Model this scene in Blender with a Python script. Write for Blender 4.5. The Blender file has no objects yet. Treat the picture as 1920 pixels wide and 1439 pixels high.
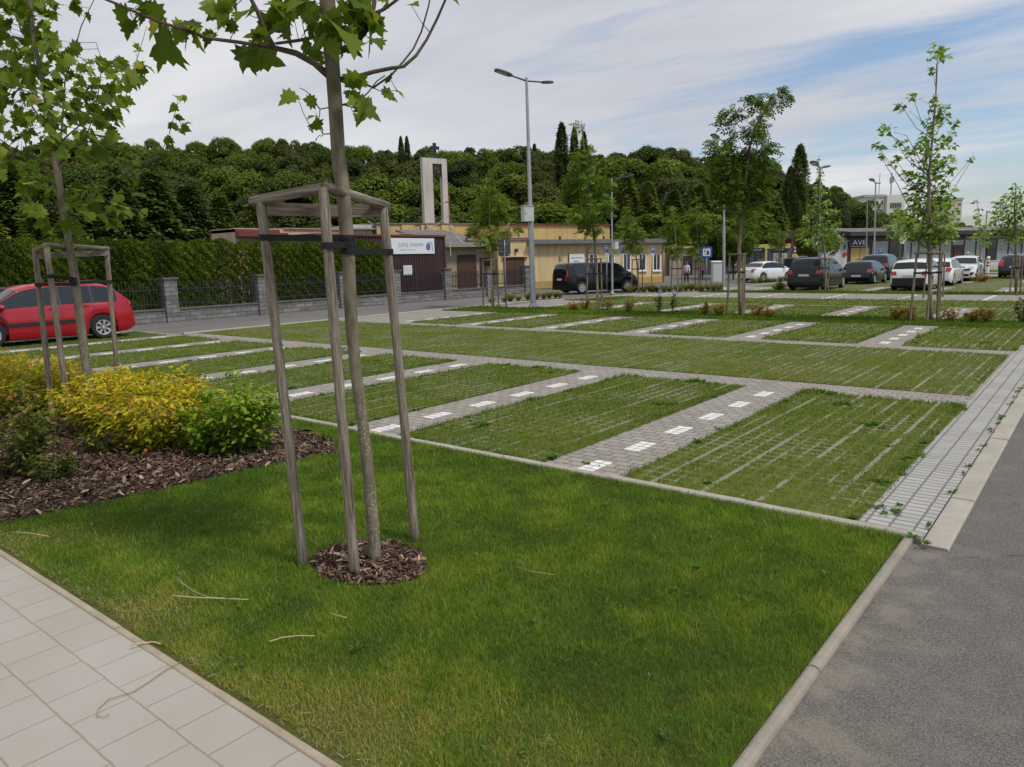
import bpy, bmesh, math, random
import numpy as np
from mathutils import Vector, Matrix
D = bpy.data
SC = bpy.context.scene
COL = SC.collection
rng = np.random.default_rng(7)
random.seed(7)
R = math.radians

# ---------------------------------------------------------------- camera
YAW, PITCH, ROLL, F, CAMH = R(38.958), R(9.4665), R(-1.4142), 1384.69, 1.9
_cy, _sy, _cp, _sp = math.cos(YAW), math.sin(YAW), math.cos(PITCH), math.sin(PITCH)
CW = np.array([-_sy*_cp, _cy*_cp, -_sp])
_r = np.array([_cy, _sy, 0.0]); _u = np.cross(_r, CW)
CR = _r*math.cos(ROLL) + _u*math.sin(ROLL)
CU = -_r*math.sin(ROLL) + _u*math.cos(ROLL)
CAM = np.array([0, 0, CAMH])
FWD = np.array([-_sy, _cy, 0.0])           # horizontal view direction
RGT = np.array([_cy, _sy, 0.0])
def ray(px, py): return CW + (px-960)/F*CR - (py-719.5)/F*CU
def G(px, py, z=0.0):                       # the ground point seen at a photo pixel
    d = ray(px, py); t = (z-CAMH)/d[2]; return CAM + t*d
def PD(px, py, dep): return CAM + dep*ray(px, py)
def PV(base, px, py, off=0.0):              # point on the upright plane through base that faces the camera
    d = ray(px, py); t = ((np.asarray(base)-CAM)@FWD + off)/(d@FWD); return CAM + t*d
def proj(p):
    v = np.asarray(p, float)-CAM; z = v@CW
    return 960+F*(v@CR)/z, 719.5-F*(v@CU)/z, z
def depth_of(p): return float((np.asarray(p, float)-CAM)@CW)

cam = D.cameras.new("camera"); camo = D.objects.new("camera", cam); COL.objects.link(camo)
M = Matrix.Identity(4)
for i in range(3):
    M[i][0], M[i][1], M[i][2], M[i][3] = CR[i], CU[i], -CW[i], CAM[i]
camo.matrix_world = M
cam.sensor_width = 36; cam.lens = F/1920*36; cam.clip_end = 3000; cam.clip_start = 0.05
SC.camera = camo

# ---------------------------------------------------------------- scene objects
def tag(o, label=None, cat=None, group=None, kind=None):
    if label: o["label"] = label
    if cat: o["category"] = cat
    if group: o["group"] = group
    if kind: o["kind"] = kind
    return o
def empty(name, loc, rz=0.0, label=None, cat=None, group=None):
    o = D.objects.new(name, None); COL.objects.link(o)
    o.location = loc; o.rotation_euler = (0, 0, rz); o.empty_display_size = .2
    return tag(o, label, cat, group)
def link(name, me, parent=None, mats=None):
    o = D.objects.new(name, me); COL.objects.link(o)
    if parent: o.parent = parent
    for m in (mats or []): me.materials.append(m)
    return o
def copy_tree(o, parent=None):
    c = o.copy(); COL.objects.link(c)
    if parent: c.parent = parent
    for ch in o.children: copy_tree(ch, c)
    return c

class MB:
    """collects shapes, then links them as one mesh object"""
    def __init__(s): s.v = []; s.f = []; s.m = []
    def add(s, vs, fs, mi=0):
        b = len(s.v); s.v += [tuple(float(c) for c in v) for v in vs]
        for f in fs: s.f.append([b+i for i in f]); s.m.append(mi)
    def box(s, x0, x1, y0, y1, z0, z1, mi=0):
        s.add([(x0,y0,z0),(x1,y0,z0),(x1,y1,z0),(x0,y1,z0),(x0,y0,z1),(x1,y0,z1),(x1,y1,z1),(x0,y1,z1)],
              [(3,2,1,0),(4,5,6,7),(0,1,5,4),(1,2,6,5),(2,3,7,6),(3,0,4,7)], mi)
    def obox(s, c, ax, ay, az, mi=0):       # box with centre and half-axis vectors
        c, ax, ay, az = map(np.asarray, (c, ax, ay, az))
        vs = [c+i*ax+j*ay+k*az for k in (-1,1) for j in (-1,1) for i in (-1,1)]
        s.add(vs, [(0,2,3,1),(4,5,7,6),(0,1,5,4),(1,3,7,5),(3,2,6,7),(2,0,4,6)], mi)
    def tube(s, pts, rad, n=8, cap=True, mi=0, wob=0.0):
        pts = [np.asarray(p, float) for p in pts]
        if np.isscalar(rad): rad = [rad]*len(pts)
        ref = np.array([.31, .17, .93]); rings = []
        t0 = pts[1]-pts[0]; a = np.cross(t0, ref if abs(t0[2]) < .9*np.linalg.norm(t0) else np.array([1., .2, .1])); a /= np.linalg.norm(a)
        vs = []
        for i, p in enumerate(pts):
            t = pts[min(i+1, len(pts)-1)]-pts[max(i-1, 0)]; t = t/(np.linalg.norm(t)+1e-9)
            a = a-t*(a@t); a /= np.linalg.norm(a)+1e-9; b = np.cross(t, a)
            for k in range(n):
                an = 2*math.pi*k/n; rr = rad[i]*(1+wob*(random.random()-.5))
                vs.append(p+rr*(math.cos(an)*a+math.sin(an)*b))
        fs = []
        for i in range(len(pts)-1):
            for k in range(n):
                k2 = (k+1) % n; fs.append((i*n+k, i*n+k2, (i+1)*n+k2, (i+1)*n+k))
        if cap:
            fs.append(tuple(range(n-1, -1, -1))); fs.append(tuple((len(pts)-1)*n+k for k in range(n)))
        s.add(vs, fs, mi)
    def lathe(s, prof, n=16, axis='z', c=(0,0,0), mi=0, flip=False):
        vs = []; m = len(prof)
        for k in range(n):
            an = 2*math.pi*k/n
            for (r, h) in prof:
                x, y, z = r*math.cos(an), r*math.sin(an), h
                if axis == 'y': x, y, z = x, h, y
                if axis == 'x': x, y, z = h, x, y
                vs.append((c[0]+x, c[1]+y, c[2]+z))
        fs = []
        for k in range(n):
            for j in range(m-1):
                a, b = k*m+j, ((k+1) % n)*m+j
                fs.append((a, b, b+1, a+1))
        s.add(vs, fs, mi)
    def grid(s, rows, mi=0, close=False):
        n = len(rows[0]); vs = [p for r_ in rows for p in r_]; fs = []
        for i in range(len(rows)-1):
            for j in range(n-1):
                fs.append((i*n+j, i*n+j+1, (i+1)*n+j+1, (i+1)*n+j))
        s.add(vs, fs, mi)
    def poly(s, pts, mi=0): s.add(pts, [tuple(range(len(pts)))], mi)
    def prism(s, pts, d, mi=0):             # polygon pts extruded by vector d
        n = len(pts); d = np.asarray(d, float)
        vs = [np.asarray(p, float) for p in pts]; vs = vs+[p+d for p in vs]
        fs = [tuple(range(n-1, -1, -1)), tuple(range(n, 2*n))]+[(i, (i+1) % n, n+(i+1) % n, n+i) for i in range(n)]
        s.add(vs, fs, mi)
    def build(s, name, mats, parent=None, smooth=False, recalc=True, ang=None):
        me = D.meshes.new(name); me.from_pydata(s.v, [], s.f)
        if not isinstance(mats, (list, tuple)): mats = [mats]
        for m in mats: me.materials.append(m)
        if any(s.m): me.polygons.foreach_set("material_index", s.m)
        if recalc:
            bm = bmesh.new(); bm.from_mesh(me); bmesh.ops.recalc_face_normals(bm, faces=bm.faces); bm.to_mesh(me); bm.free()
        if smooth:
            me.polygons.foreach_set("use_smooth", [True]*len(me.polygons))
            if ang: me.set_sharp_from_angle(angle=R(ang))
        me.update()
        return link(name, me, parent)

def mesh_np(name, V, faces_by_size, mats, parent=None, attr=None, mi=None, smooth=False):
    """V (n,3); faces_by_size: list of (m,k) int arrays; attr: per-vertex float 'rnd'"""
    me = D.meshes.new(name); V = np.ascontiguousarray(V, dtype=np.float32)
    me.vertices.add(len(V)); me.vertices.foreach_set("co", V.ravel())
    nl = sum(f.size for f in faces_by_size); nf = sum(len(f) for f in faces_by_size)
    me.loops.add(nl); me.polygons.add(nf)
    me.loops.foreach_set("vertex_index", np.concatenate([f.ravel() for f in faces_by_size]).astype(np.int32))
    st, off = [], 0
    for f in faces_by_size:
        st.append(off+np.arange(len(f))*f.shape[1]); off += f.size
    me.polygons.foreach_set("loop_start", np.concatenate(st).astype(np.int32))
    if smooth: me.polygons.foreach_set("use_smooth", np.ones(nf, dtype=bool))
    if attr is not None:
        a = me.attributes.new("rnd", 'FLOAT', 'POINT'); a.data.foreach_set("value", np.asarray(attr, dtype=np.float32))
    me.update(calc_edges=True)
    if not isinstance(mats, (list, tuple)): mats = [mats]
    return link(name, me, parent, mats)

# value noise, for scattering
_ng = rng.random((64, 64))
def vnoise(x, y, s):
    x = np.asarray(x)/s; y = np.asarray(y)/s
    xi, yi = np.floor(x).astype(int), np.floor(y).astype(int); fx, fy = x-xi, y-yi
    fx = fx*fx*(3-2*fx); fy = fy*fy*(3-2*fy); g = lambda a, b: _ng[a % 64, b % 64]
    return (g(xi,yi)*(1-fx)+g(xi+1,yi)*fx)*(1-fy)+(g(xi,yi+1)*(1-fx)+g(xi+1,yi+1)*fx)*fy

def norm(a): return a/(np.linalg.norm(a, axis=-1, keepdims=True)+1e-9)
def leaves(name, P, N, T, size, tmpl, mat, parent=None, rnd=None):
    """many small leaf faces: base points P, normals N, tip directions T"""
    tv, tf = tmpl; tv = np.asarray(tv, float)
    P = np.asarray(P, float); N = norm(np.asarray(N, float)); T = np.asarray(T, float)
    T = norm(T-N*np.sum(T*N, 1, keepdims=True)); B = np.cross(N, T)
    size = np.broadcast_to(np.asarray(size, float), (len(P),))[:, None, None]
    V = P[:, None, :]+size*(tv[None, :, 0:1]*T[:, None, :]+tv[None, :, 1:2]*B[:, None, :]+tv[None, :, 2:3]*N[:, None, :])
    k = len(tv); n = len(P); base = (np.arange(n)*k)[:, None]
    sizes = {}
    for f in tf: sizes.setdefault(len(f), []).append(f)
    fb = []
    for kk, fl in sizes.items():
        fa = np.array(fl); fb.append((base[:, :, None]+fa[None]).reshape(-1, kk))
    if rnd is None: rnd = rng.random(n)
    return mesh_np(name, V.reshape(-1, 3), fb, mat, parent, np.repeat(rnd, k))

RHOMB = ([(0,0,0),(.5,.3,.09),(1,0,-.05),(.5,-.3,.09)], [(0,1,2),(0,2,3)])
OVAL = ([(0,0,0),(.25,.19,.05),(.62,.2,.05),(1,0,-.08),(.62,-.2,.05),(.25,-.19,.05)], [(0,1,2,3),(0,3,4,5)])
CLUMP = ([(-.5,-.15,0),(-.2,.45,.12),(.35,.4,-.05),(.55,-.1,.1),(.1,-.5,-.08)], [(0,1,2,3,4)])
def _plane_leaf():
    out = [(0,0),(-.1,.22),(.05,.3),(.02,.55),(.25,.42),(.36,.62),(.5,.36),(.66,.4),(.68,.18),(.8,.16),(1,0)]
    zf = lambda a, b: .22*abs(b)**1.2-.30*a*a-.10*b*a
    pts = [(a, b*.86, zf(a, b)) for a, b in out]+[(a, -b*.86, zf(a, -b)) for a, b in out[-2:0:-1]]
    pts.append((.35, 0, .05)); c = len(pts)-1
    return pts, [(i, (i+1) % c, c) for i in range(c)]
PLANE = _plane_leaf()
PLANE6 = ([(0,0,.02),(.05,.42,-.06),(.42,.3,0),(1,0,-.08),(.42,-.3,0),(.05,-.42,-.06)], [(0,1,2),(0,2,3),(0,3,4),(0,4,5)])
def _ash():
    v, f = [], []
    def lf(x, y, dx, dy, l, w):
        b = len(v); n = math.hypot(dx, dy); dx, dy = dx/n, dy/n
        v.extend([(x,y,0),(x+dx*l*.5-dy*w,y+dy*l*.5+dx*w,.03),(x+dx*l,y+dy*l,-.06),(x+dx*l*.5+dy*w,y+dy*l*.5-dx*w,.03)])
        f.append((b,b+1,b+2,b+3))
    for i, x in enumerate((.2,.45,.7)):
        lf(x, 0, .55, 1, .38, .105); lf(x, 0, .55, -1, .38, .105)
    lf(.8, 0, 1, 0, .36, .11)
    return v, f
ASH = _ash()

# ---------------------------------------------------------------- materials
def lin(c):
    return tuple(((x/255)/12.92 if x/255 <= .04045 else ((x/255+.055)/1.055)**2.4) for x in c)
class NT:
    def __init__(s, name):
        s.m = D.materials.new(name); s.m.use_nodes = True; s.t = s.m.node_tree; s.n = s.t.nodes; s.n.clear()
        s.out = s.n.new("ShaderNodeOutputMaterial"); s.b = s.n.new("ShaderNodeBsdfPrincipled"); s.t.links.new(s.b.outputs[0], s.out.inputs[0])
    def new(s, ty, **k):
        n = s.n.new("ShaderNode"+ty)
        for a, v in k.items(): setattr(n, a, v)
        return n
    def L(s, a, b): s.t.links.new(a, b)
    def sock(s, x, inp):
        if isinstance(x, bpy.types.NodeSocket): s.L(x, inp)
        else:
            if isinstance(x, tuple) and len(x) == 3 and inp.type == 'RGBA': x = (*x, 1)
            inp.default_value = x
    def math(s, op, a, b=0.0, c=None):
        n = s.new("Math", operation=op); s.sock(a, n.inputs[0]); s.sock(b, n.inputs[1])
        if c is not None: s.sock(c, n.inputs[2])
        return n.outputs[0]
    def mix(s, fac, a, b, mode='MIX'):
        n = s.new("Mix", data_type='RGBA', blend_type=mode); s.sock(fac, n.inputs[0]); s.sock(a, n.inputs[6]); s.sock(b, n.inputs[7]); return n.outputs[2]
    def ramp(s, fac, stops, interp='LINEAR'):
        n = s.new("ValToRGB"); cr = n.color_ramp; cr.interpolation = interp
        while len(cr.elements) < len(stops): cr.elements.new(.5)
        for e, (p, c) in zip(cr.elements, stops):
            e.position = p; e.color = (c, c, c, 1) if np.isscalar(c) else (*c, 1)
        s.L(fac, n.inputs[0]); return n.outputs[0]
    def noise(s, vec, scale, detail=3, rough=.55, dist=0.0):
        n = s.new("TexNoise"); s.sock(vec, n.inputs["Vector"]); n.inputs["Scale"].default_value = scale
        n.inputs["Detail"].default_value = detail; n.inputs["Roughness"].default_value = rough; n.inputs["Distortion"].default_value = dist
        return n.outputs[0]
    def vor(s, vec, scale, feat='F1', out=0, rnd=1.0):
        n = s.new("TexVoronoi", feature=feat); s.sock(vec, n.inputs["Vector"]); n.inputs["Scale"].default_value = scale
        n.inputs["Randomness"].default_value = rnd; return n.outputs[out]
    def obj(s): return s.new("TexCoord").outputs["Object"]
    def pos(s): return s.new("NewGeometry").outputs["Position"]
    def scale(s, vec, sc, loc=(0,0,0), rot=(0,0,0)):
        n = s.new("Mapping"); s.L(vec, n.inputs[0]); n.inputs["Scale"].default_value = sc; n.inputs["Location"].default_value = loc
        n.inputs["Rotation"].default_value = rot; return n.outputs[0]
    def attr(s, name): return s.new("Attribute", attribute_name=name).outputs["Fac"]
    def bump(s, h, strength=.3, dist=.01):
        n = s.new("Bump"); n.inputs["Strength"].default_value = strength; n.inputs["Distance"].default_value = dist
        s.L(h, n.inputs["Height"]); s.L(n.outputs[0], s.b.inputs["Normal"])
    def base(s, c, rough=.7, metal=0.0, spec=.5):
        s.sock(c, s.b.inputs["Base Color"]); s.sock(rough, s.b.inputs["Roughness"]); s.b.inputs["Metallic"].default_value = metal
        s.b.inputs["Specular IOR Level"].default_value = spec
        return s.m

def mat_var(name, c1, c2, scale=6, rough=.8, bump=0.0, bscale=None, spec=.3, metal=0.0, stretch=None, streak=0.0):
    """plain surface with an irregular change between two colours"""
    t = NT(name); p = t.obj()
    if stretch: p = t.scale(p, stretch)
    n = t.noise(p, scale, 5, .6); n2 = t.noise(p, scale*7, 3, .6)
    f = t.math('ADD', t.math('MULTIPLY', n, .7), t.math('MULTIPLY', n2, .3))
    c = t.ramp(f, [(.32, c1), (.68, c2)])
    if streak:                                # rain streaks and grime
        sv = t.ramp(t.noise(t.scale(t.obj(), (1,1,.12)), 2.6, 5, .65), [(.46, 0.0), (.7, 1.0)])
        c = t.mix(t.math('MULTIPLY', sv, streak), c, t.mix(1.0, c, (.55,.5,.45), 'MULTIPLY'))
    if bump: t.bump(t.noise(p, bscale or scale*10, 4, .6), bump, .01)
    return t.base(c, rough, metal, spec)

def mat_leaf(name, stops, trans=.35, rough=.55, var=True):
    """leaf colour taken from the per-leaf value 'rnd'; lets some light through"""
    t = NT(name); r = t.attr("rnd"); c = t.ramp(r, stops)
    if var:
        n = t.noise(t.pos(), .9, 2); c = t.mix(t.math('MULTIPLY', n, .5), c, t.mix(1.0, c, (.75, .8, .6), 'MULTIPLY'))
    t.base(c, max(rough, .62), 0, .16)
    tr = t.new("BsdfTranslucent"); t.L(t.mix(1.0, c, (1.25, 1.3, .55), 'MULTIPLY'), tr.inputs[0])
    mx = t.new("MixShader"); mx.inputs[0].default_value = trans
    t.L(t.b.outputs[0], mx.inputs[1]); t.L(tr.outputs[0], mx.inputs[2]); t.L(mx.outputs[0], t.out.inputs[0])
    return t.m

def mat_plain(name, c, rough=.5, metal=0.0, spec=.5, coat=0.0):
    t = NT(name); n = t.noise(t.obj(), 3, 4)
    m = t.base(t.mix(t.math('MULTIPLY', n, .35), c, tuple(x*.72 for x in c)), rough, metal, spec)
    if coat: t.b.inputs["Coat Weight"].default_value = coat; t.b.inputs["Coat Roughness"].default_value = .04
    return m
MT = {}
def wood_mat(name, ca, cb, dark):
    t = NT(name); o = t.obj(); p = t.scale(o, (1,1,.055))
    w = t.noise(p, 42, 5, .7, 1.5); big = t.noise(t.scale(o, (1,1,.3)), 5, 3)
    c = t.ramp(w, [(.34, dark), (.47, ca), (.62, cb)])
    c = t.mix(t.math('MULTIPLY', big, .55), c, t.mix(1.0, c, (.62,.6,.58), 'MULTIPLY'))
    cr = t.ramp(t.noise(t.scale(o, (1,1,.03)), 16, 2, .5, .6), [(.3, 1.0), (.345, 0.0)])
    c = t.mix(cr, c, tuple(x*.35 for x in dark))
    kn = t.ramp(t.vor(t.scale(o, (1,1,.45)), 5.5), [(.05, 1.0), (.12, 0.0)])
    c = t.mix(t.math('MULTIPLY', kn, .75), c, (.055,.035,.022))
    t.bump(t.math('SUBTRACT', w, t.math('MULTIPLY', cr, .8)), .5, .006)
    return t.base(c, .85, 0, .2)
MT['wood'] = wood_mat('weathered_wood', (.19,.155,.12), (.34,.3,.245), (.085,.066,.05))
MT['wood_brown'] = wood_mat('brown_wood', (.19,.15,.11), (.3,.25,.19), (.09,.065,.045))
def bark(name, ca, cb, spots):
    t = NT(name); o = t.obj(); n = t.noise(t.scale(o, (1,1,.35)), 22, 5, .6)
    c = t.ramp(n, [(.3, ca), (.68, cb)])
    v = t.vor(o, 55); pat = t.noise(o, 2.3, 3)
    sep = t.new("SeparateXYZ"); t.L(o, sep.inputs[0]); low = t.ramp(t.math('MULTIPLY', sep.outputs[2], .5), [(.0, .6), (.12, 1.0), (.42, .9), (.62, .08)])
    sp = t.math('MULTIPLY', t.math('MULTIPLY', t.ramp(v, [(.28, 1.0), (.42, 0.0)]), t.ramp(pat, [(.38, 0.0), (.52, 1.0)])), low)
    c = t.mix(t.math('MULTIPLY', sp, .8), c, spots)
    yl = t.ramp(t.noise(o, 9, 3), [(.66, 0.0), (.74, 1.0)])
    c = t.mix(t.math('MULTIPLY', yl, .45), c, (.24,.2,.05))
    t.bump(n, .45, .008); return t.base(c, .9, 0, .15)
MT['bark'] = bark('plane_bark', (.11,.092,.062), (.225,.195,.14), (.37,.35,.28))
MT['twig'] = mat_var('twig_bark', (.07,.05,.035), (.14,.11,.08), 20, .85)
MT['darkbark'] = mat_var('dark_bark', (.04,.03,.022), (.085,.066,.048), 8, .9, .3)
MT['strap'] = mat_var('black_strap', (.006,.006,.007), (.014,.014,.016), 30, .65)
MT['black'] = mat_plain('black_plastic', (.012,.012,.013), .55)
MT['tyre'] = mat_var('tyre_rubber', (.012,.012,.012), (.028,.027,.026), 20, .85)
MT['rim'] = mat_plain('wheel_alloy', (.55,.55,.56), .35, .6)
MT['chrome'] = mat_plain('bright_trim', (.6,.6,.62), .2, .9)
MT['steel'] = mat_var('galvanised_steel', (.27,.28,.29), (.37,.38,.39), 5, .42, 0, spec=.5, metal=.55)
MT['lamphead'] = mat_plain('dark_grey_metal', (.06,.065,.07), .45, .3)
MT['lens'] = mat_plain('lamp_lens', (.55,.57,.58), .2)
MT['boxgrey'] = mat_var('light_grey_box', (.44,.46,.46), (.53,.55,.55), 3, .55)
MT['iron'] = mat_plain('black_iron', (.014,.014,.016), .6)
def glass(name, c, rough=.04):
    t = NT(name); m = t.base(c, rough, 0, .5); t.b.inputs["IOR"].default_value = 1.5; return m
MT['carglass'] = glass('car_glass', (.012,.016,.018))
MT['glass'] = glass('window_glass', (.03,.04,.045), .08)
MT['glass_pale'] = mat_var('pale_window_film', (.2,.23,.23), (.27,.3,.3), 1.5, .2, spec=.5)
MT['redlamp'] = mat_plain('red_lamp', (.36,.012,.014), .15, coat=.6)
MT['headlamp'] = mat_plain('head_lamp', (.45,.47,.5), .1, .3, coat=.6)
MT['plate'] = mat_plain('number_plate', (.62,.63,.62), .4)
MT['white'] = mat_plain('white_paint', (.72,.72,.71), .5)
MT['signwhite'] = mat_plain('sign_white', (.66,.68,.69), .45)
MT['signblue'] = mat_plain('sign_blue', (.012,.085,.42), .4)
MT['signback'] = mat_var('sign_back', (.075,.1,.1), (.1,.125,.122), 4, .6)
MT['ink'] = mat_plain('dark_ink', (.02,.02,.025), .6)
MT['inkgrey'] = mat_plain('grey_ink', (.24,.26,.36), .6)
MT['inkpale'] = mat_plain('pale_grey_ink', (.42,.43,.48), .6)
MT['violet'] = mat_plain('violet_ink', (.13,.12,.24), .6)
MT['lightblue'] = mat_plain('light_blue_ink', (.16,.42,.62), .6)
def carpaint(name, c, rough=.3, coat=1.0): return mat_plain(name, c, rough, 0, .4, coat)
MT['red'] = carpaint('red_car_paint', (.33,.004,.013), .3, .45); MT['darkred'] = carpaint('dark_red_car_paint', (.2,.01,.012))
MT['carblack'] = carpaint('black_car_paint', (.003,.003,.004), .22, .12); MT['cargrey'] = carpaint('charcoal_car_paint', (.005,.006,.008), .25, .22)
MT['navy'] = carpaint('navy_car_paint', (.003,.004,.018), .25, .3); MT['carwhite'] = carpaint('white_car_paint', (.74,.75,.75))
MT['blueblack'] = carpaint('blue_black_car_paint', (.006,.011,.02), .3, .5)
# ---------------------------------------------------------------- the ground
def sheet(name, rects, z, m, label=None, thick=0.0):
    b = MB()
    for (x0, x1, y0, y1) in rects: b.add([(x0,y0,z),(x1,y0,z),(x1,y1,z),(x0,y1,z)], [(0,1,2,3)])
    o = b.build(name, m); return tag(o, label, None, None, 'structure')

def m_ground():
    t = NT("rough_ground"); p = t.pos(); n = t.noise(p, .12, 5); n2 = t.noise(p, 3, 4)
    c = t.ramp(t.math('ADD', t.math('MULTIPLY', n, .7), t.math('MULTIPLY', n2, .3)), [(.35, (.03,.055,.012)), (.6, (.06,.085,.02)), (.75, (.1,.1,.035))])
    return t.base(c, .95, 0, .1)
def m_asphalt():
    t = NT("asphalt"); p = t.pos()
    g = t.noise(p, 95, 4, .75); v = t.vor(p, 120); big = t.noise(p, .35, 6, .65); mid = t.noise(p, 4, 5, .65)
    c = t.ramp(g, [(.34, (.046,.042,.037)), (.5, (.104,.096,.086)), (.66, (.17,.158,.142))])
    c = t.mix(t.ramp(v, [(.12, .75), (.3, 0.0)]), c, (.30,.285,.26))
    c = t.mix(t.ramp(t.vor(p, 31), [(.05, .8), (.09, 0.0)]), c, (.05,.047,.043))
    c = t.mix(t.ramp(big, [(.45, 0.0), (.7, .3)]), c, t.mix(1.0, c, (.72,.71,.71), 'MULTIPLY'))
    ck = t.vor(t.scale(p, (1,1,1)), .55, 'DISTANCE_TO_EDGE')
    ck = t.math('ADD', ck, t.math('MULTIPLY', t.math('SUBTRACT', mid, .5), .06))
    c = t.mix(t.math('MULTIPLY', t.ramp(ck, [(.0, 1.0), (.006, 0.0)]), t.ramp(big, [(.5, 0.0), (.56, .7)])), c, (.045,.042,.038))
    sep = t.new("SeparateXYZ"); t.L(p, sep.inputs[0])
    edge = t.math('MULTIPLY', t.ramp(t.math('MULTIPLY_ADD', sep.outputs[0], 1.0, 1.0), [(.1, 1.0), (.62, 0.0)]), t.ramp(mid, [(.4, 0.0), (.62, 1.0)]))
    near = t.math('LESS_THAN', sep.outputs[1], 5.4)
    c = t.mix(t.math('MULTIPLY', t.math('MULTIPLY', edge, near), .36), c, (.3,.255,.19))
    c = t.mix(t.math('MULTIPLY', t.ramp(mid, [(.5, 0.0), (.72, 1.0)]), .2), c, (.25,.225,.18))
    t.bump(t.math('ADD', g, v), .5, .004); return t.base(c, .88, 0, .3)
def m_road():
    t = NT("old_road_asphalt"); p = t.pos(); g = t.noise(p, 60, 3, .7); big = t.noise(t.scale(p, (1,.2,1)), .8, 4)
    c = t.ramp(t.math('ADD', t.math('MULTIPLY', g, .4), t.math('MULTIPLY', big, .6)), [(.3, (.10,.096,.091)), (.7, (.165,.157,.148))])
    return t.base(c, .9, 0, .25)
def m_paver(name, bw, rh, mort, c1, c2, cm, rot=0.0, offs=.5, ms=.1):
    t = NT(name); p = t.pos(); q = t.scale(p, (1,1,1), (0,0,0), (0,0,rot))
    w = t.new("TexNoise"); t.L(p, w.inputs[0]); w.inputs["Scale"].default_value = 9
    va = t.new("VectorMath", operation='SCALE'); vs = t.new("VectorMath", operation='SUBTRACT'); t.L(w.outputs[1], vs.inputs[0]); vs.inputs[1].default_value = (.5,.5,.5)
    t.L(vs.outputs[0], va.inputs[0]); va.inputs[3].default_value = .012
    vb = t.new("VectorMath", operation='ADD'); t.L(q, vb.inputs[0]); t.L(va.outputs[0], vb.inputs[1])
    b = t.new("TexBrick"); t.L(vb.outputs[0], b.inputs[0]); b.offset = offs; b.offset_frequency = 2; b.squash = 1
    b.inputs["Scale"].default_value = 1; b.inputs["Brick Width"].default_value = bw; b.inputs["Row Height"].default_value = rh
    b.inputs["Mortar Size"].default_value = mort; b.inputs["Mortar Smooth"].default_value = ms; b.inputs["Bias"].default_value = 0
    b.inputs["Color1"].default_value = (*c1,1); b.inputs["Color2"].default_value = (*c2,1); b.inputs["Mortar"].default_value = (*cm,1)
    n = t.noise(p, 1.1, 5); g = t.noise(p, 90, 3, .7)
    c = t.mix(t.math('MULTIPLY', t.ramp(n, [(.35, 0.0), (.7, 1.0)]), .38), b.outputs[0], t.mix(1.0, b.outputs[0], (.66,.63,.58), 'MULTIPLY'))
    c = t.mix(t.math('MULTIPLY', g, .3), c, t.mix(1.0, c, (.6,.6,.6), 'MULTIPLY'))
    t.bump(t.math('ADD', t.math('MULTIPLY', t.math('SUBTRACT', 1.0, b.outputs[1]), 1.0), t.math('MULTIPLY', g, .15)), .6, .008)
    return t.base(c, .88, 0, .25)
def m_gridpave():
    t = NT("grass_grid_paving"); p = t.pos(); sep = t.new("SeparateXYZ"); t.L(p, sep.inputs[0]); X, Y = sep.outputs[0], sep.outputs[1]
    def line(a, off, per, hw):
        f = t.math('FRACT', t.math('DIVIDE', t.math('ADD', a, off+per*.5+per*1000), per)); d = t.math('ABSOLUTE', t.math('SUBTRACT', f, .5))
        return t.math('LESS_THAN', d, hw/per)
    n1 = t.noise(t.scale(p, (1.6,.7,1)), 2.1, 4); n2 = t.noise(p, .9, 3); n3 = t.noise(p, 24, 3)
    thin = t.math('LESS_THAN', Y, 200)
    a = t.math('MULTIPLY', line(X, 1.54, .455, .021), t.math('GREATER_THAN', t.math('ADD', t.math('MULTIPLY', n1, .8), t.math('MULTIPLY', n3, .3)), .545))
    b = t.math('MULTIPLY', t.math('MAXIMUM', line(X, 1.54, .1517, .011), line(Y, .02, .1517, .011)), t.math('GREATER_THAN', t.math('ADD', t.math('MULTIPLY', n2, .8), t.math('MULTIPLY', n3, .42)), .635))
    m = t.math('MAXIMUM', a, b)
    soil = t.ramp(t.math('ADD', t.math('MULTIPLY', t.noise(p, 5, 4), .6), t.math('MULTIPLY', t.noise(p, 55, 2), .4)), [(.3, (.042,.062,.007)), (.5, (.085,.105,.013)), (.66, (.13,.12,.03)), (.8, (.15,.115,.055))])
    c = t.mix(m, soil, t.mix(n3, (.25,.23,.185), (.17,.155,.115)))
    t.bump(t.math('ADD', t.math('MULTIPLY', m, .4), n3), .6, .02)
    return t.base(c, .92, 0, .2)
def m_soilgreen():
    t = NT("lawn_soil"); p = t.pos(); n = t.noise(p, 1.3, 4); n2 = t.noise(p, 40, 3)
    c = t.ramp(t.math('ADD', t.math('MULTIPLY', n, .5), t.math('MULTIPLY', n2, .5)), [(.3, (.045,.05,.014)), (.55, (.085,.09,.022)), (.75, (.13,.11,.05))])
    t.bump(n2, .6, .03); return t.base(c, .95, 0, .1)
def m_farlawn():
    t = NT("mown_grass"); p = t.pos(); n = t.noise(p, .8, 4); n2 = t.noise(p, 22, 4, .7)
    c = t.ramp(t.math('ADD', t.math('MULTIPLY', n, .5), t.math('MULTIPLY', n2, .5)), [(.3, (.035,.06,.009)), (.52, (.075,.11,.017)), (.72, (.125,.14,.035))])
    t.bump(n2, .8, .05); return t.base(c, .95, 0, .1)
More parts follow.
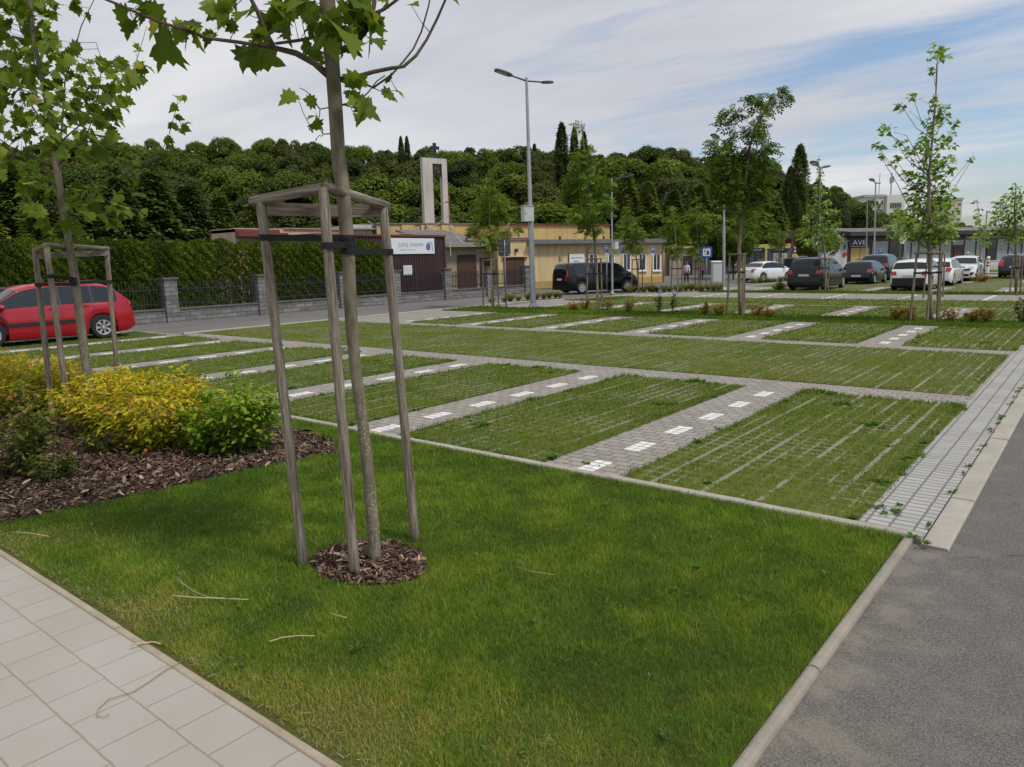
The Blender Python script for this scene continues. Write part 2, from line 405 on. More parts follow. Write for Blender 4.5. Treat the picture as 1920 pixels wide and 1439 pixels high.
def m_mulch():
    t = NT("bark_mulch_ground"); p = t.pos(); v = t.new("TexVoronoi"); t.L(t.scale(p, (1,.5,1), (0,0,0), (0,0,.6)), v.inputs[0]); v.inputs["Scale"].default_value = 42
    hs = t.new("SeparateColor"); t.L(v.outputs[1], hs.inputs[0])
    c = t.ramp(hs.outputs[0], [(0, (.018,.011,.008)), (.5, (.05,.03,.021)), (.85, (.1,.065,.045)), (1, (.2,.14,.1))])
    t.bump(v.outputs[0], .8, .02); return t.base(c, .9, 0, .2)
MT['paver'] = m_paver("concrete_pavers", .175, .118, .009, (.26,.24,.21), (.325,.3,.265), (.15,.137,.115))
MT['edgepaver'] = m_paver("edge_pavers", .091, .152, .009, (.33,.325,.31), (.40,.39,.37), (.17,.163,.15), R(90), 0.0)
MT['slab'] = m_paver("pavement_slabs", .263, .2555, .0042, (.36,.337,.298), (.38,.357,.318), (.28,.25,.205), 0, .5, .3)
MT['kerb'] = mat_var("kerb_concrete", (.26,.235,.195), (.37,.345,.295), 2.2, .88, .25, 90)
MT['kerbgrey'] = mat_var('worn_kerb', (.2,.18,.145), (.3,.27,.22), 3, .9, .3, 70)
MT['kerbbrown'] = mat_var("sandy_kerb", (.25,.2,.14), (.36,.31,.245), 5, .9, .3, 60)
MT['marking'] = mat_var("white_paver", (.48,.47,.43), (.78,.78,.74), 9, .8, .25, 70, streak=.0)
MT['grid'] = m_gridpave(); MT['soil'] = m_soilgreen(); MT['farlawn'] = m_farlawn(); MT['mulch'] = m_mulch()

sheet("ground", [(-700,700,-60,1200)], -.05, m_ground())
sheet("road", [(-.94,9,-8,5.25),(-.67,9,5.25,140)], -.012, m_asphalt())
# the access road along the fence, opening out in front of the yellow building and the grey shops
sheet("asphalt_yard", [(-27,-20.6,10.6,31),(-60,-12,31,110),(-27,-20.6,-8,5.3)], -.030, m_road())
PX0 = -27.0
sheet("forecourt", [(-20,-.9,62,112)], -.012, m_paver("forecourt_pavers", .2, .1, .008, (.27,.255,.235), (.33,.31,.285), (.15,.14,.12)))
sheet("forecourt_lawn", [(-17,-1.2,57.5,60.5),(-11,-1.2,66,69),(-9,-1.2,73,80)], .006, MT["farlawn"])
sheet("parking_pavement", [(PX0,-1.26,5.38,10.7),(-20.9,-1.26,10.7,23.4),(-20.2,-1.26,23.4,36.6),(-17.6,-1.26,36.6,62)], 0.0, MT['paver'])
sheet("edge_pavement", [(-1.26,-.83,5.38,62)], 0.002, MT['edgepaver'])
STR = [-3.62-2.87*k for k in range(9)]                 # strip centres
HW = .425
def panels(y0, y1, kmax, first=True, x_last=None):
    r = [(STR[0]+HW, -1.26, y0, y1)] if first else []
    for k in range(kmax): r.append((STR[k+1]+HW, STR[k]-HW, y0, y1))
    return r
PAN_A = panels(5.40, 10.4, 8)
PAN_LANE = [(-21.0, -1.32, 11.15, 15.85)]
PAN_B = panels(16.5, 21.2, 5)
PAN_C = [(STR[k+1]+HW, STR[k]-HW, 23.4, 27.9) for k in range(5)]+[(STR[0]+HW, -1.26, 23.4, 27.9)]
PAN_C = [p for p in PAN_C if p[0] > -19]
PAN_LANE2 = [(-17.8, -1.3, 28.05, 32.1)]
PAN_D = [(STR[k+1]+HW, STR[k]-HW, 38.7, 43.4) for k in range(4)]+[(STR[0]+HW, -1.26, 38.7, 43.4)]
PAN_E = [(-17, -1.3, 43.8, 49.5)]+[(STR[k+1]+HW, STR[k]-HW, 49.9, 55) for k in range(4)]+[(STR[0]+HW, -1.26, 49.9, 55)]
ALLP = PAN_A+PAN_LANE+PAN_B+PAN_C+PAN_LANE2+PAN_D+PAN_E
sheet("grass_paving", ALLP, .008, MT['grid'])
LAWN_FAR = [(-20.6,-1.26,21.2,23.4),(-16.9,-1.26,36.6,38.7),(-17,-1.26,55,57.5),(-19.9,-17.9,28.6,31.8)]
sheet("planting_strip", LAWN_FAR, .012, MT['farlawn'])
sheet("pavement_slab_path", [(-14,-.2,-6,1.535)], -.004, MT['slab'])
MULCH = [(-6.0,4.6),(-6.19,3.75),(-6.24,2.84),(-6.42,2.1),(-6.45,1.62),(-17,1.62),(-17,4.9),(-7.2,4.92),(-6.5,4.86)]
sheet("lawn", [(-19,-.915,1.545,5.30)], .0, MT['soil'])
b = MB(); b.poly([(x,y,.012) for x, y in MULCH]); tag(b.build("mulch_bed", MT['mulch']), kind='structure')
RINGC = (-3.56, 2.9); RINGR = .36
b = MB(); b.poly([(RINGC[0]+RINGR*1.12*math.cos(a)*(1+.06*math.sin(3*a+1)), RINGC[1]+RINGR*.9*math.sin(a)*(1+.07*math.sin(2*a)), .012) for a in np.linspace(0, 2*math.pi, 28)[:-1]])
tag(b.build("mulch_ring", MT['mulch']), kind='structure')

def kerb(name, p0, p1, w, h, m, step=1.22, round_=.02, zb=-.06):
    b = MB(); p0 = np.array(p0, float); p1 = np.array(p1, float); L = np.linalg.norm(p1-p0); d = (p1-p0)/L; s = np.array([-d[1], d[0]])
    n = max(1, int(round(L/step)))
    for i in range(n):
        a = p0+d*(L*i/n+.003); e = p0+d*(L*(i+1)/n-.003); hh = h+random.uniform(-.003, .003)
        sec = [(-w/2,zb),(-w/2,hh-round_),(-w/2+round_*.35,hh-round_*.3),(-w/2+round_,hh),(w/2-round_,hh),(w/2-round_*.35,hh-round_*.3),(w/2,hh-round_),(w/2,zb)]
        pts = [(a[0]+s[0]*u, a[1]+s[1]*u, z) for u, z in sec]
        b.prism(pts, (e[0]-a[0], e[1]-a[1], 0))
    return tag(b.build(name, m), kind='structure')
kerb("front_kerb", (-19,5.345), (-.83,5.345), .095, .034, MT['kerb'])
kerb("lawn_kerb", (-.935,1.3), (-.905,5.29), .062, .02, MT['kerbgrey'], 1.0, .02)
kerb("road_kerb", (-.745,5.22), (-.745,62), .165, .008, MT['kerb'], 1.15, .015)
kerb("pavement_kerb", (-14,1.53), (-1.0,1.535), .042, .008, MT['kerbbrown'], 1.0, .01)
kerb("far_kerb", (-21.0,10.75), (-20.95,26), .13, .05, MT['kerb'])
kerb("far_kerb", (-20.95,26), (-18.6,33), .13, .05, MT['kerb'])
kerb("strip_edge", (-17.8,28.0), (-1.3,28.0), .07, .02, MT['kerb'])
kerb("strip_edge", (-16.9,38.65), (-1.3,38.65), .07, .02, MT['kerb'])

# white pavers that mark the bays
def marks(y0, n, ks, dy=.862):
    for k in ks:
        b = MB(); xc = STR[k]+.035
        for i in range(n):
            for j in range(4):
                for s_ in (-1, 1):
                    x = xc+s_*.0455; y = y0+dy*i+j*.0985
                    b.box(x-.0385, x+.0385, y, y+.081, -.02, .0045+random.uniform(0, .002))
        tag(b.build("bay_marking", MT['marking']), kind='structure')
marks(5.43, 6, range(0, 8)); marks(16.75, 5, range(0, 6)); marks(23.6, 5, range(0, 6)); marks(38.9, 5, range(0, 5)); marks(50, 5, range(0, 5))
b = MB()
for k in range(0, 6):
    for i in range(5):
        b.box(STR[k]-.08, STR[k]+.08, 32.4+i*.8, 32.85+i*.8, -.02, .005)
tag(b.build("lane_marking", MT['marking']), kind='structure')

# ---------------------------------------------------------------- grass
def inpoly(x, y, poly):
    c = np.zeros(len(x), bool); n = len(poly); j = n-1
    for i in range(n):
        xi, yi = poly[i]; xj, yj = poly[j]
        c ^= ((yi > y) != (yj > y)) & (x < (xj-xi)*(y-yi)/(yj-yi+1e-12)+xi); j = i
    return c
def inview(x, y, z=0.0, m=60):
    d = np.stack([x, y, np.full_like(x, z)-CAMH], 1); zc = d@CW
    px = 960+F*(d@CR)/np.maximum(zc, .01); py = 719.5-F*(d@CU)/np.maximum(zc, .01)
    return (zc > .3) & (px > -m-120) & (px < 1920+m+120) & (py < 1439+3*m), zc
def blades(name, x, y, h, w, rnd, m, z0=0.0, lean=.45, label=None):
    n = len(x); a = rng.random(n)*2*math.pi; la = rng.random(n)*2*math.pi; ll = h*lean*rng.random(n)**.7*1.3
    bx, by = np.cos(a)*w/2, np.sin(a)*w/2; lx, ly = np.cos(la)*ll, np.sin(la)*ll
    hz = np.sqrt(np.maximum(h*h-ll*ll, (.25*h)**2))
    V = np.zeros((n, 5, 3))
    V[:,0] = np.stack([x-bx, y-by, np.full(n, z0)], 1); V[:,1] = np.stack([x+bx, y+by, np.full(n, z0)], 1)
    V[:,2] = np.stack([x+lx*.32+bx*.8, y+ly*.32+by*.8, z0+hz*.6], 1); V[:,3] = np.stack([x+lx*.32-bx*.8, y+ly*.32-by*.8, z0+hz*.6], 1)
    V[:,4] = np.stack([x+lx, y+ly, z0+hz], 1)
    base = (np.arange(n)*5)[:, None]
    o = mesh_np(name, V.reshape(-1, 3), [base+np.array([[0,1,2,3]]), base+np.array([[3,2,4]])], m, None, np.repeat(rnd, 5))
    return tag(o, label, None, None, 'stuff')
MT['grass'] = mat_leaf("lawn_grass_blades", [(0,(0.0783,0.145,0.02819)),(.3,(0.1305,0.2204,0.03132)),(.6,(0.1984,0.3074,0.03758)),(.82,(0.3016,0.3596,0.04176)),(.93,(0.3944,0.348,0.1044)),(1,(0.58,0.4756,0.232))], .42, .6)
MT['grass_dry'] = mat_leaf("grid_grass_blades", [(0,(0.04873,0.1028,0.008577)),(.35,(0.09986,0.1713,0.01144)),(.65,(0.1584,0.224,0.01858)),(.88,(0.2254,0.2306,0.05002)),(1,(0.341,0.2899,0.1287))], .3, .6)
MT['weed'] = mat_leaf("weed_leaves", [(0,(0.042,0.098,0.0168)),(.5,(0.07,0.154,0.028)),(1,(0.126,0.21,0.042))], .3, .5)

def lawn_grass():
    n0 = 820000; x = rng.uniform(-10.5, -.94, n0); y = rng.uniform(1.54, 5.31, n0)
    ok, zc = inview(x, y)
    dens = np.clip((3.6/np.maximum(zc, .5))**1.15, .13, 1)
    edge = .05*(vnoise(x, y, .11)-.5)
    ok &= rng.random(n0) < dens
    ok &= ~inpoly(x+edge+.0, y+edge, MULCH)
    rr = np.hypot((x-RINGC[0])/1.12, (y-RINGC[1])/.9); ok &= rr > RINGR*(.92+.2*vnoise(x, y, .12))
    ok &= (y > 1.548+.05*vnoise(x, y, .16)) & (y < 5.29) & (x < -.935+.0075*(y-1.3)-.022-.02*vnoise(x, y, .1)) 
    # worn, thin edge by the path
    worn = np.clip((2.15+.5*vnoise(x+3, y, .7)-y)/.5, 0, 1)*np.clip(vnoise(x, y, .45)*1.9-.25, 0, 1)
    ok &= rng.random(n0) > worn*.45
    x, y, zc, worn = x[ok], y[ok], zc[ok], worn[ok]; n = len(x)
    pat = vnoise(x, y, .9)*.28+vnoise(x+9, y+4, .33)*.36+vnoise(x, y, .12)*.36
    h = (.026+.03*rng.random(n)**1.4+.025*(rng.random(n) < .04))*(.65+.75*pat)*(1-.4*worn)
    edgeh = np.clip(1-np.minimum.reduce([np.abs(x+.975), np.abs(5.3-y)])/.12, 0, 1); h *= 1+.2*edgeh
    sc = np.clip(zc/3.2, 1, 2.3)
    rnd = np.clip(.4+(pat-.5)*1.15+.2*rng.standard_normal(n)+worn*.34, 0, .92)
    straw = rng.random(n) < .012+.22*worn; rnd[straw] = rng.uniform(.88, 1, straw.sum())
    blades("lawn_grass", x, y, h, 0.0026*sc, rnd, MT['grass'], 0.0, .75, "dense mown green grass blades of the lawn")
lawn_grass()

def grid_grass(name, rects, dens, hmin, hmax, wmul, cut=True, mat='grass_dry', lab=None, base=.45):
    xs, ys = [], []
    for (x0, x1, y0, y1) in rects:
        n = int((x1-x0)*(y1-y0)*dens); xs.append(rng.uniform(x0-.03, x1+.03, n)); ys.append(rng.uniform(y0+.0, y1+.03, n))
    x = np.concatenate(xs); y = np.concatenate(ys); ok, zc = inview(x, y)
    k = np.clip((9.0/np.maximum(zc, 1))**1.3, .04, 1); ok &= rng.random(len(x)) < k
    if cut:
        dl = np.abs(((x+1.54)/.455+.5) % 1-.5)*.455; gap = vnoise(x*1.6+5, y*.7, .55)
        ok &= ~((dl < .022) & (gap > .4)); dense = vnoise(x+2, y+7, .9)
        fx = np.abs(((x+1.54)/.1517+.5) % 1-.5)*.1517; fy = np.abs(((y+.02)/.1517+.5) % 1-.5)*.1517
        ok &= ~((np.minimum(fx, fy) < .015) & (dense > .44)); ok &= rng.random(len(x)) < .68+.6*vnoise(x, y, .5)
    x, y, zc = x[ok], y[ok], zc[ok]; n = len(x); pat = vnoise(x, y, 1.4)*.6+vnoise(x+5, y+2, .3)*.4
    e = np.full(n, 9.0)
    for (x0, x1, y0, y1) in rects: 
        d = np.minimum.reduce([np.abs(x-x0), np.abs(x1-x), np.abs(y-y0), np.abs(y1-y)]); ins = (x > x0-.05) & (x < x1+.05) & (y > y0-.05) & (y < y1+.05)
        e = np.where(ins, np.minimum(e, d), e)
    eg = np.clip(1-e/.16, 0, 1)*np.clip(vnoise(x+1, y, .33)*2-.5, 0, 1)
    h = (hmin+(hmax-hmin)*rng.random(n))*(.6+.8*pat)*(1+1.1*eg); sc = np.clip(zc/5.5, 1, 5)
    rnd = np.clip(base+.75*(pat-.5)+.17*rng.standard_normal(n)-.3*eg, 0, 1)
    blades(name, x, y, h, .0036*sc*wmul, rnd, MT[mat], .006, .75, lab)
grid_grass("grid_grass", PAN_A, 3600, .018, .042, 1.0, True, 'grass_dry', "short yellowish grass growing in the bay paving grids")
grid_grass("lane_grass", PAN_LANE, 2600, .012, .03, 1.1, True, 'grass_dry', "thin worn grass in the paving grid of the driving lane", .62)
grid_grass("far_grid_grass", PAN_B+PAN_C+PAN_LANE2, 1500, .02, .05, 1.3, True, 'grass_dry', "grass in the paving grids of the farther bays", .5)
grid_grass("strip_grass", LAWN_FAR, 2200, .03, .08, 1.3, False, 'grass_dry', "mown grass of the tree planting strips", .38)

# weeds that hug panel edges and joints
def weeds():
    P, N, T, S = [], [], [], []
    def clump(x, y, r, k, hs):
        for _ in range(k):
            a = random.random()*6.283; q = r*random.random()**.5*.4
            P.append((x+q*math.cos(a), y+q*math.sin(a), .006 if y > 5.3 else .02)); up = random.uniform(.25, 1.3)
            T.append((math.cos(a), math.sin(a), up)); N.append((-math.cos(a)*up, -math.sin(a)*up, 1)); S.append(r*random.uniform(.6, 1.25)*hs)
    for (x0, x1, y0, y1) in PAN_A+PAN_B[:4]:
        if x0 < -17: continue
        for _ in range(int((y1-y0)*3.0)):
            s = random.random()
            if s < .42: x, y = x0+random.gauss(.02, .03), random.uniform(y0, y1)
            elif s < .72: x, y = x1-random.gauss(.02, .03), random.uniform(y0, y1)
            elif s < .9: x, y = random.uniform(x0, x1), y1-random.gauss(0.02, .03)
            else: x, y = random.uniform(x0, x1), random.uniform(y0, y1)
            clump(x, y, random.uniform(.025, .06), random.randint(9, 30), 1)
    for (px, py, r) in ((1300,715,.16),(1530,735,.14),(640,655,.12),(1030,700,.12),(1100,870,.05),(1668,958,.09),(1650,905,.08),(1700,860,.08),(1640,800,.13),(1575,760,.12),(1790,762,.1),(1555,740,.13),(1010,690,.12),(890,800,.12),(1240,760,.12),(1850,645,.12)):
        g = G(px, py); [clump(g[0]+random.gauss(0,r*.5), g[1]+random.gauss(0,r*.5), r*.38, 14, 1) for _ in range(7)]
    for _ in range(34):                      # in the joint along the road kerb
        clump(-.84+random.gauss(0, .012), random.uniform(5.3, 14), random.uniform(.015, .05), random.randint(4, 12), 1)
    clump(-.88, 5.27, .04, 16, 1); clump(-.8, 5.2, .035, 14, 1)
    for _ in range(10): 
        g = (random.uniform(-3.9, -3.3), random.uniform(5.5, 8)); clump(g[0], g[1], .02, 3, 1)
    for _ in range(120):                     # clover and plantain in the lawn
        x, y = random.uniform(-6, -1), random.uniform(1.7, 5.2)
        if math.hypot(x-RINGC[0], y-RINGC[1]) > .45 and not inpoly(np.array([x]), np.array([y]), MULCH)[0]: clump(x, y, random.uniform(.015, .04), random.randint(4, 10), 1)
    o = leaves("weeds", P, N, T, S, OVAL, MT['weed']); tag(o, "green weeds growing along the paving edges", None, None, 'stuff')
weeds()

# bark chips
def chips(name, x, y, m, lab, smin=.025, smax=.075):
    n = len(x); a = rng.random(n)*6.283; T = np.stack([np.cos(a), np.sin(a), rng.normal(0, .3, n)], 1)
    N = np.stack([rng.normal(0, .45, n), rng.normal(0, .45, n), np.ones(n)], 1)
    tm = ([(-.5,-.1,0),(.1,-.14,.05),(.5,-.06,0),(.45,.09,.02),(-.05,.14,.08),(-.5,.07,0)], [(0,1,4,5),(1,2,3,4)])
    P = np.stack([x, y, .014+.03*rng.random(n)**2+.02*vnoise(x, y, .25)], 1)
    o = leaves(name, P, N, T, rng.uniform(smin, smax, n)*np.where(rng.random(n) < .1, 1.7, 1), tm, m, None, rng.random(n)**1.5)
    return tag(o, lab, None, None, 'stuff')
t = NT("bark_chip"); r_ = t.attr("rnd"); t.base(t.ramp(r_, [(0,(.035,.018,.013)),(.4,(.1,.058,.04)),(.75,(.18,.115,.08)),(.95,(.3,.22,.16)),(1,(.42,.34,.26))]), .85, 0, .2); MT['chip'] = t.m
n = 40000; x = rng.uniform(-13, -5.9, n); y = rng.uniform(1.6, 4.95, n)
ok, zc = inview(x, y); ok &= inpoly(x+.06*(vnoise(x, y, .15)-.5), y+.05*(vnoise(x, y, .1)-.5), MULCH); ok &= rng.random(n) < np.clip((6.5/np.maximum(zc, 1))**1.2, .1, 1)
xs_c = rng.uniform(-7, -1.2, 2600); ys_c = 1.56+np.abs(rng.normal(0, .09, 2600)); kk = vnoise(xs_c, ys_c, .35)+.5*rng.random(len(xs_c)) > .55; xs_c, ys_c = xs_c[kk], ys_c[kk]
t = NT("dry_clipping"); r_ = t.attr("rnd"); t.base(t.ramp(r_, [(0,(.1,.075,.045)),(.5,(.22,.18,.105)),(1,(.42,.36,.24))]), .9, 0, .1); MT['clip'] = t.m
aa = rng.random(len(xs_c))*6.283
tag(leaves("grass_clippings", np.stack([xs_c, ys_c, np.full(len(xs_c), .012)+.015*rng.random(len(xs_c))], 1), np.stack([rng.normal(0,.3,len(xs_c)), rng.normal(0,.3,len(xs_c)), np.ones(len(xs_c))], 1), np.stack([np.cos(aa), np.sin(aa), np.zeros(len(xs_c))], 1), rng.uniform(.012,.045,len(xs_c)), ([(-.5,-.03,0),(.5,-.02,0),(.5,.02,0),(-.5,.03,.02)], [(0,1,2,3)]), MT['clip']), "dry grass clippings along the path edge of the lawn", None, None, 'stuff')
chips("bark_chips", x[ok], y[ok], MT['chip'], "brown bark chips covering the shrub bed")
a = rng.random(1500)*6.283; q = RINGR*np.sqrt(rng.random(1500)); 
chips("ring_bark_chips", RINGC[0]+q*1.08*np.cos(a), RINGC[1]+q*.88*np.sin(a), MT['chip'], "bark chips round the foot of the staked tree", .02, .06)

# dry stalks lying about
MT['straw'] = mat_var("dry_straw", (.38,.31,.19), (.55,.47,.31), 25, .8)
MT['greenstalk'] = mat_var("withered_green_stalk", (.2,.19,.1), (.3,.27,.15), 25, .8)
def stalk(pts, r, label, mk='straw', z=.05):
    P = [G(px, py, z) for px, py in pts]
    P = [p+np.array([0, 0, random.uniform(-.004, .006)]) for p in P]
    c = sum(P)/len(P); b = MB(); b.tube([p-c for p in P], [r*(1-.5*i/len(P)) for i in range(len(P))], 6)
    o = b.build("dry_stalk", MT[mk], None, True); o.location = c
    tag(o, label, "dry stalk", "dry stalks lying on the lawn and path")
stalk([(322,1119),(360,1121),(420,1123),(466,1126)], .0035, "long straight straw stalk lying on the grass before the mulch ring")
stalk([(330,1083),(342,1096),(365,1110),(390,1119),(430,1124)], .004, "bent pale stalk crossing the long straight one on the lawn", 'greenstalk')
stalk([(505,1205),(530,1197),(560,1192),(590,1193)], .0032, "short bowed straw alone in the grass below the mulch ring")
stalk([(32,999),(60,1002),(92,1006)], .004, "pale stick on the lawn edge beside the shrub bed mulch")
stalk([(345,1240),(310,1258),(280,1279),(250,1297),(205,1312),(184,1330),(182,1343),(196,1346),(205,1339)], .0028, "long thin hooked stalk lying across the path slabs", 'greenstalk', .004)
stalk([(245,1211),(268,1205),(290,1203),(302,1207)], .0045, "short thick straw on the sandy path edging", 'straw', .02)
stalk([(617,1149),(650,1159)], .0022, "tiny straw in the grass under the staked tree ring")
stalk([(968,1062),(1000,1072),(1040,1078)], .003, "thin grey twig lying on the open lawn", 'greenstalk')
# ---------------------------------------------------------------- round timber, supports
def rod(name, p0, p1, r0, r1, m, parent, n=12, wob=.05, seg=10, bend=.003):
    p0 = np.asarray(p0, float); p1 = np.asarray(p1, float); d = p1-p0; L = np.linalg.norm(d)
    b = MB(); pts, rad = [], []
    for i in range(seg+1):
        q = i/seg; pts.append((bend*math.sin(q*4+p0[0]*7), bend*math.cos(q*3+p0[1]*5), L*q)); rad.append((r0+(r1-r0)*q)*(1+random.uniform(-.03, .03)))
    ch = min(.008, r1*.3); pts.insert(-1, (pts[-1][0], pts[-1][1], L-ch)); rad.insert(-1, rad[-1]); rad[-1] *= .82
    pts.insert(1, (pts[0][0], pts[0][1], ch)); rad.insert(1, rad[0]); rad[0] *= .85
    b.tube(pts, rad, n, True, 0, wob)
    o = b.build(name, m, parent, True, True, 50)
    q = Vector((0, 0, 1)).rotation_difference(Vector(d))
    loc = p0-(np.array(parent.location) if parent else 0)
    o.matrix_local = Matrix.Translation(Vector(loc)) @ q.to_matrix().to_4x4()
    return o
def strap(name, c_st, r_st, c_tr, r_tr, w, parent):
    """belt round a stake, a flat run to the trunk and a belt round the trunk"""
    b = MB(); org = np.array(parent.location); c_st = np.asarray(c_st)-org; c_tr = np.asarray(c_tr)-org
    def ring(c, r):
        pr = [(r+.001,-w/2),(r+.006,-w/2),(r+.007,0),(r+.006,w/2),(r+.001,w/2)]; b.lathe(pr, 14, 'z', c)
    ring(c_st, r_st); ring(c_tr, r_tr); d = c_tr-c_st; L = np.linalg.norm(d); d = d/L; s = np.cross(d, [0,0,1]); s /= np.linalg.norm(s)
    a, e = c_st+d*r_st*.7, c_tr-d*r_tr*.7; mid = (a+e)/2
    for sg in (-1, 1):
        b.obox(mid+s*sg*min(r_st, r_tr)*.8, d*np.linalg.norm(e-a)/2, s*.0025, np.array([0, 0, w/2]))
    return b.build(name, MT['strap'], parent)
def support(label, stakes, rails, straps, r_st, mat='wood', group="wooden tree supports", planks=()):
    c = sum(np.asarray(s[0]) for s in stakes)/len(stakes); c[2] = 0
    e = empty("tree_support", c, 0, label, "tree support", group)
    for p0, p1 in stakes:
        p0 = np.array(p0, float); p0[2] = -.05; rod("stake", p0, p1, r_st*1.02, r_st*.96, MT[mat], e)
    for p0, p1, r in rails: rod("rail", p0, p1, r, r, MT[mat], e, 12, .05, 6, .0008)
    for p0, p1, h, t in planks:
        b = MB(); d = np.asarray(p1)-np.asarray(p0); L = np.linalg.norm(d); b.box(-t/2, t/2, -h/2, h/2, 0, L)
        o = b.build("rail", MT[mat], e); z = Vector(d).normalized(); y = Vector((0,0,1)); y = (y-z*y.dot(z)).normalized(); x = y.cross(z)
        mm = Matrix((x, y, z)).transposed().to_4x4(); mm.translation = Vector(np.asarray(p0)-c); o.matrix_local = mm
    for a in straps: strap("strap", *a, e)
    return e

# ---------------------------------------------------------------- leaves and trees
MT['plane'] = mat_leaf("plane_tree_leaves", [(0,(0.05724,0.09731,0.009158)),(.45,(0.103,0.166,0.01488)),(.8,(0.166,0.229,0.02748)),(.96,(0.229,0.2748,0.05152)),(1,(0.3663,0.332,0.05724))], .42, .5, False)
MT['planeyoung'] = mat_leaf("young_plane_leaves", [(0,(0.09418,0.1674,0.0293)),(.5,(0.1779,0.293,0.05442)),(.85,(0.293,0.4186,0.1046)),(1,(0.5023,0.5651,0.1884))], .38, .5, False)
MT['ash'] = mat_leaf("ash_leaves", [(0,(0.03864,0.07084,0.007728)),(.5,(0.07084,0.1223,0.01288)),(1,(0.1223,0.1803,0.02318))], .35, .5, False)
MT['fresh'] = mat_leaf("fresh_green_leaves", [(0,(0.06115,0.1136,0.01165)),(.5,(0.1092,0.182,0.01747)),(1,(0.1747,0.2548,0.0364))], .38, .5, False)
MT['wood_leaf'] = mat_leaf("woodland_leaves", [(0,(0.04443,0.07319,0.01175)),(.45,(0.07579,0.1175,0.01569)),(.85,(0.1203,0.1698,0.02353)),(1,(0.183,0.2221,0.03921))], .34, .6, False)
MT['wood_leaf_olive'] = mat_leaf("olive_woodland_leaves", [(0,(0.0449,0.06095,0.01283)),(.5,(0.08339,0.1005,0.01924)),(1,(0.1604,0.1604,0.04811))], .34, .6, False)
MT['conifer'] = mat_leaf("conifer_needles", [(0,(0.06004,0.09605,0.03001)),(.5,(0.1081,0.15,0.042)),(1,(0.1921,0.2341,0.06602))], .26, .6, False)
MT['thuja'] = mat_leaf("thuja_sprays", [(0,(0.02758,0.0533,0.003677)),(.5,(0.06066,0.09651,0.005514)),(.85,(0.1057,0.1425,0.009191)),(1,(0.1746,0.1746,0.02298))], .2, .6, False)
MT['dusk'] = mat_leaf("dark_grey_green_leaves", [(0,(0.03036,0.04692,0.01656)),(.5,(0.0552,0.0759,0.02484)),(1,(0.1035,0.1242,0.0414))], .34, .6, False)
MT['poplar'] = mat_leaf("poplar_leaves", [(0,(0.039,0.063,0.018)),(.5,(0.069,0.099,0.027)),(1,(0.12,0.15,0.045))], .34, .6, False)

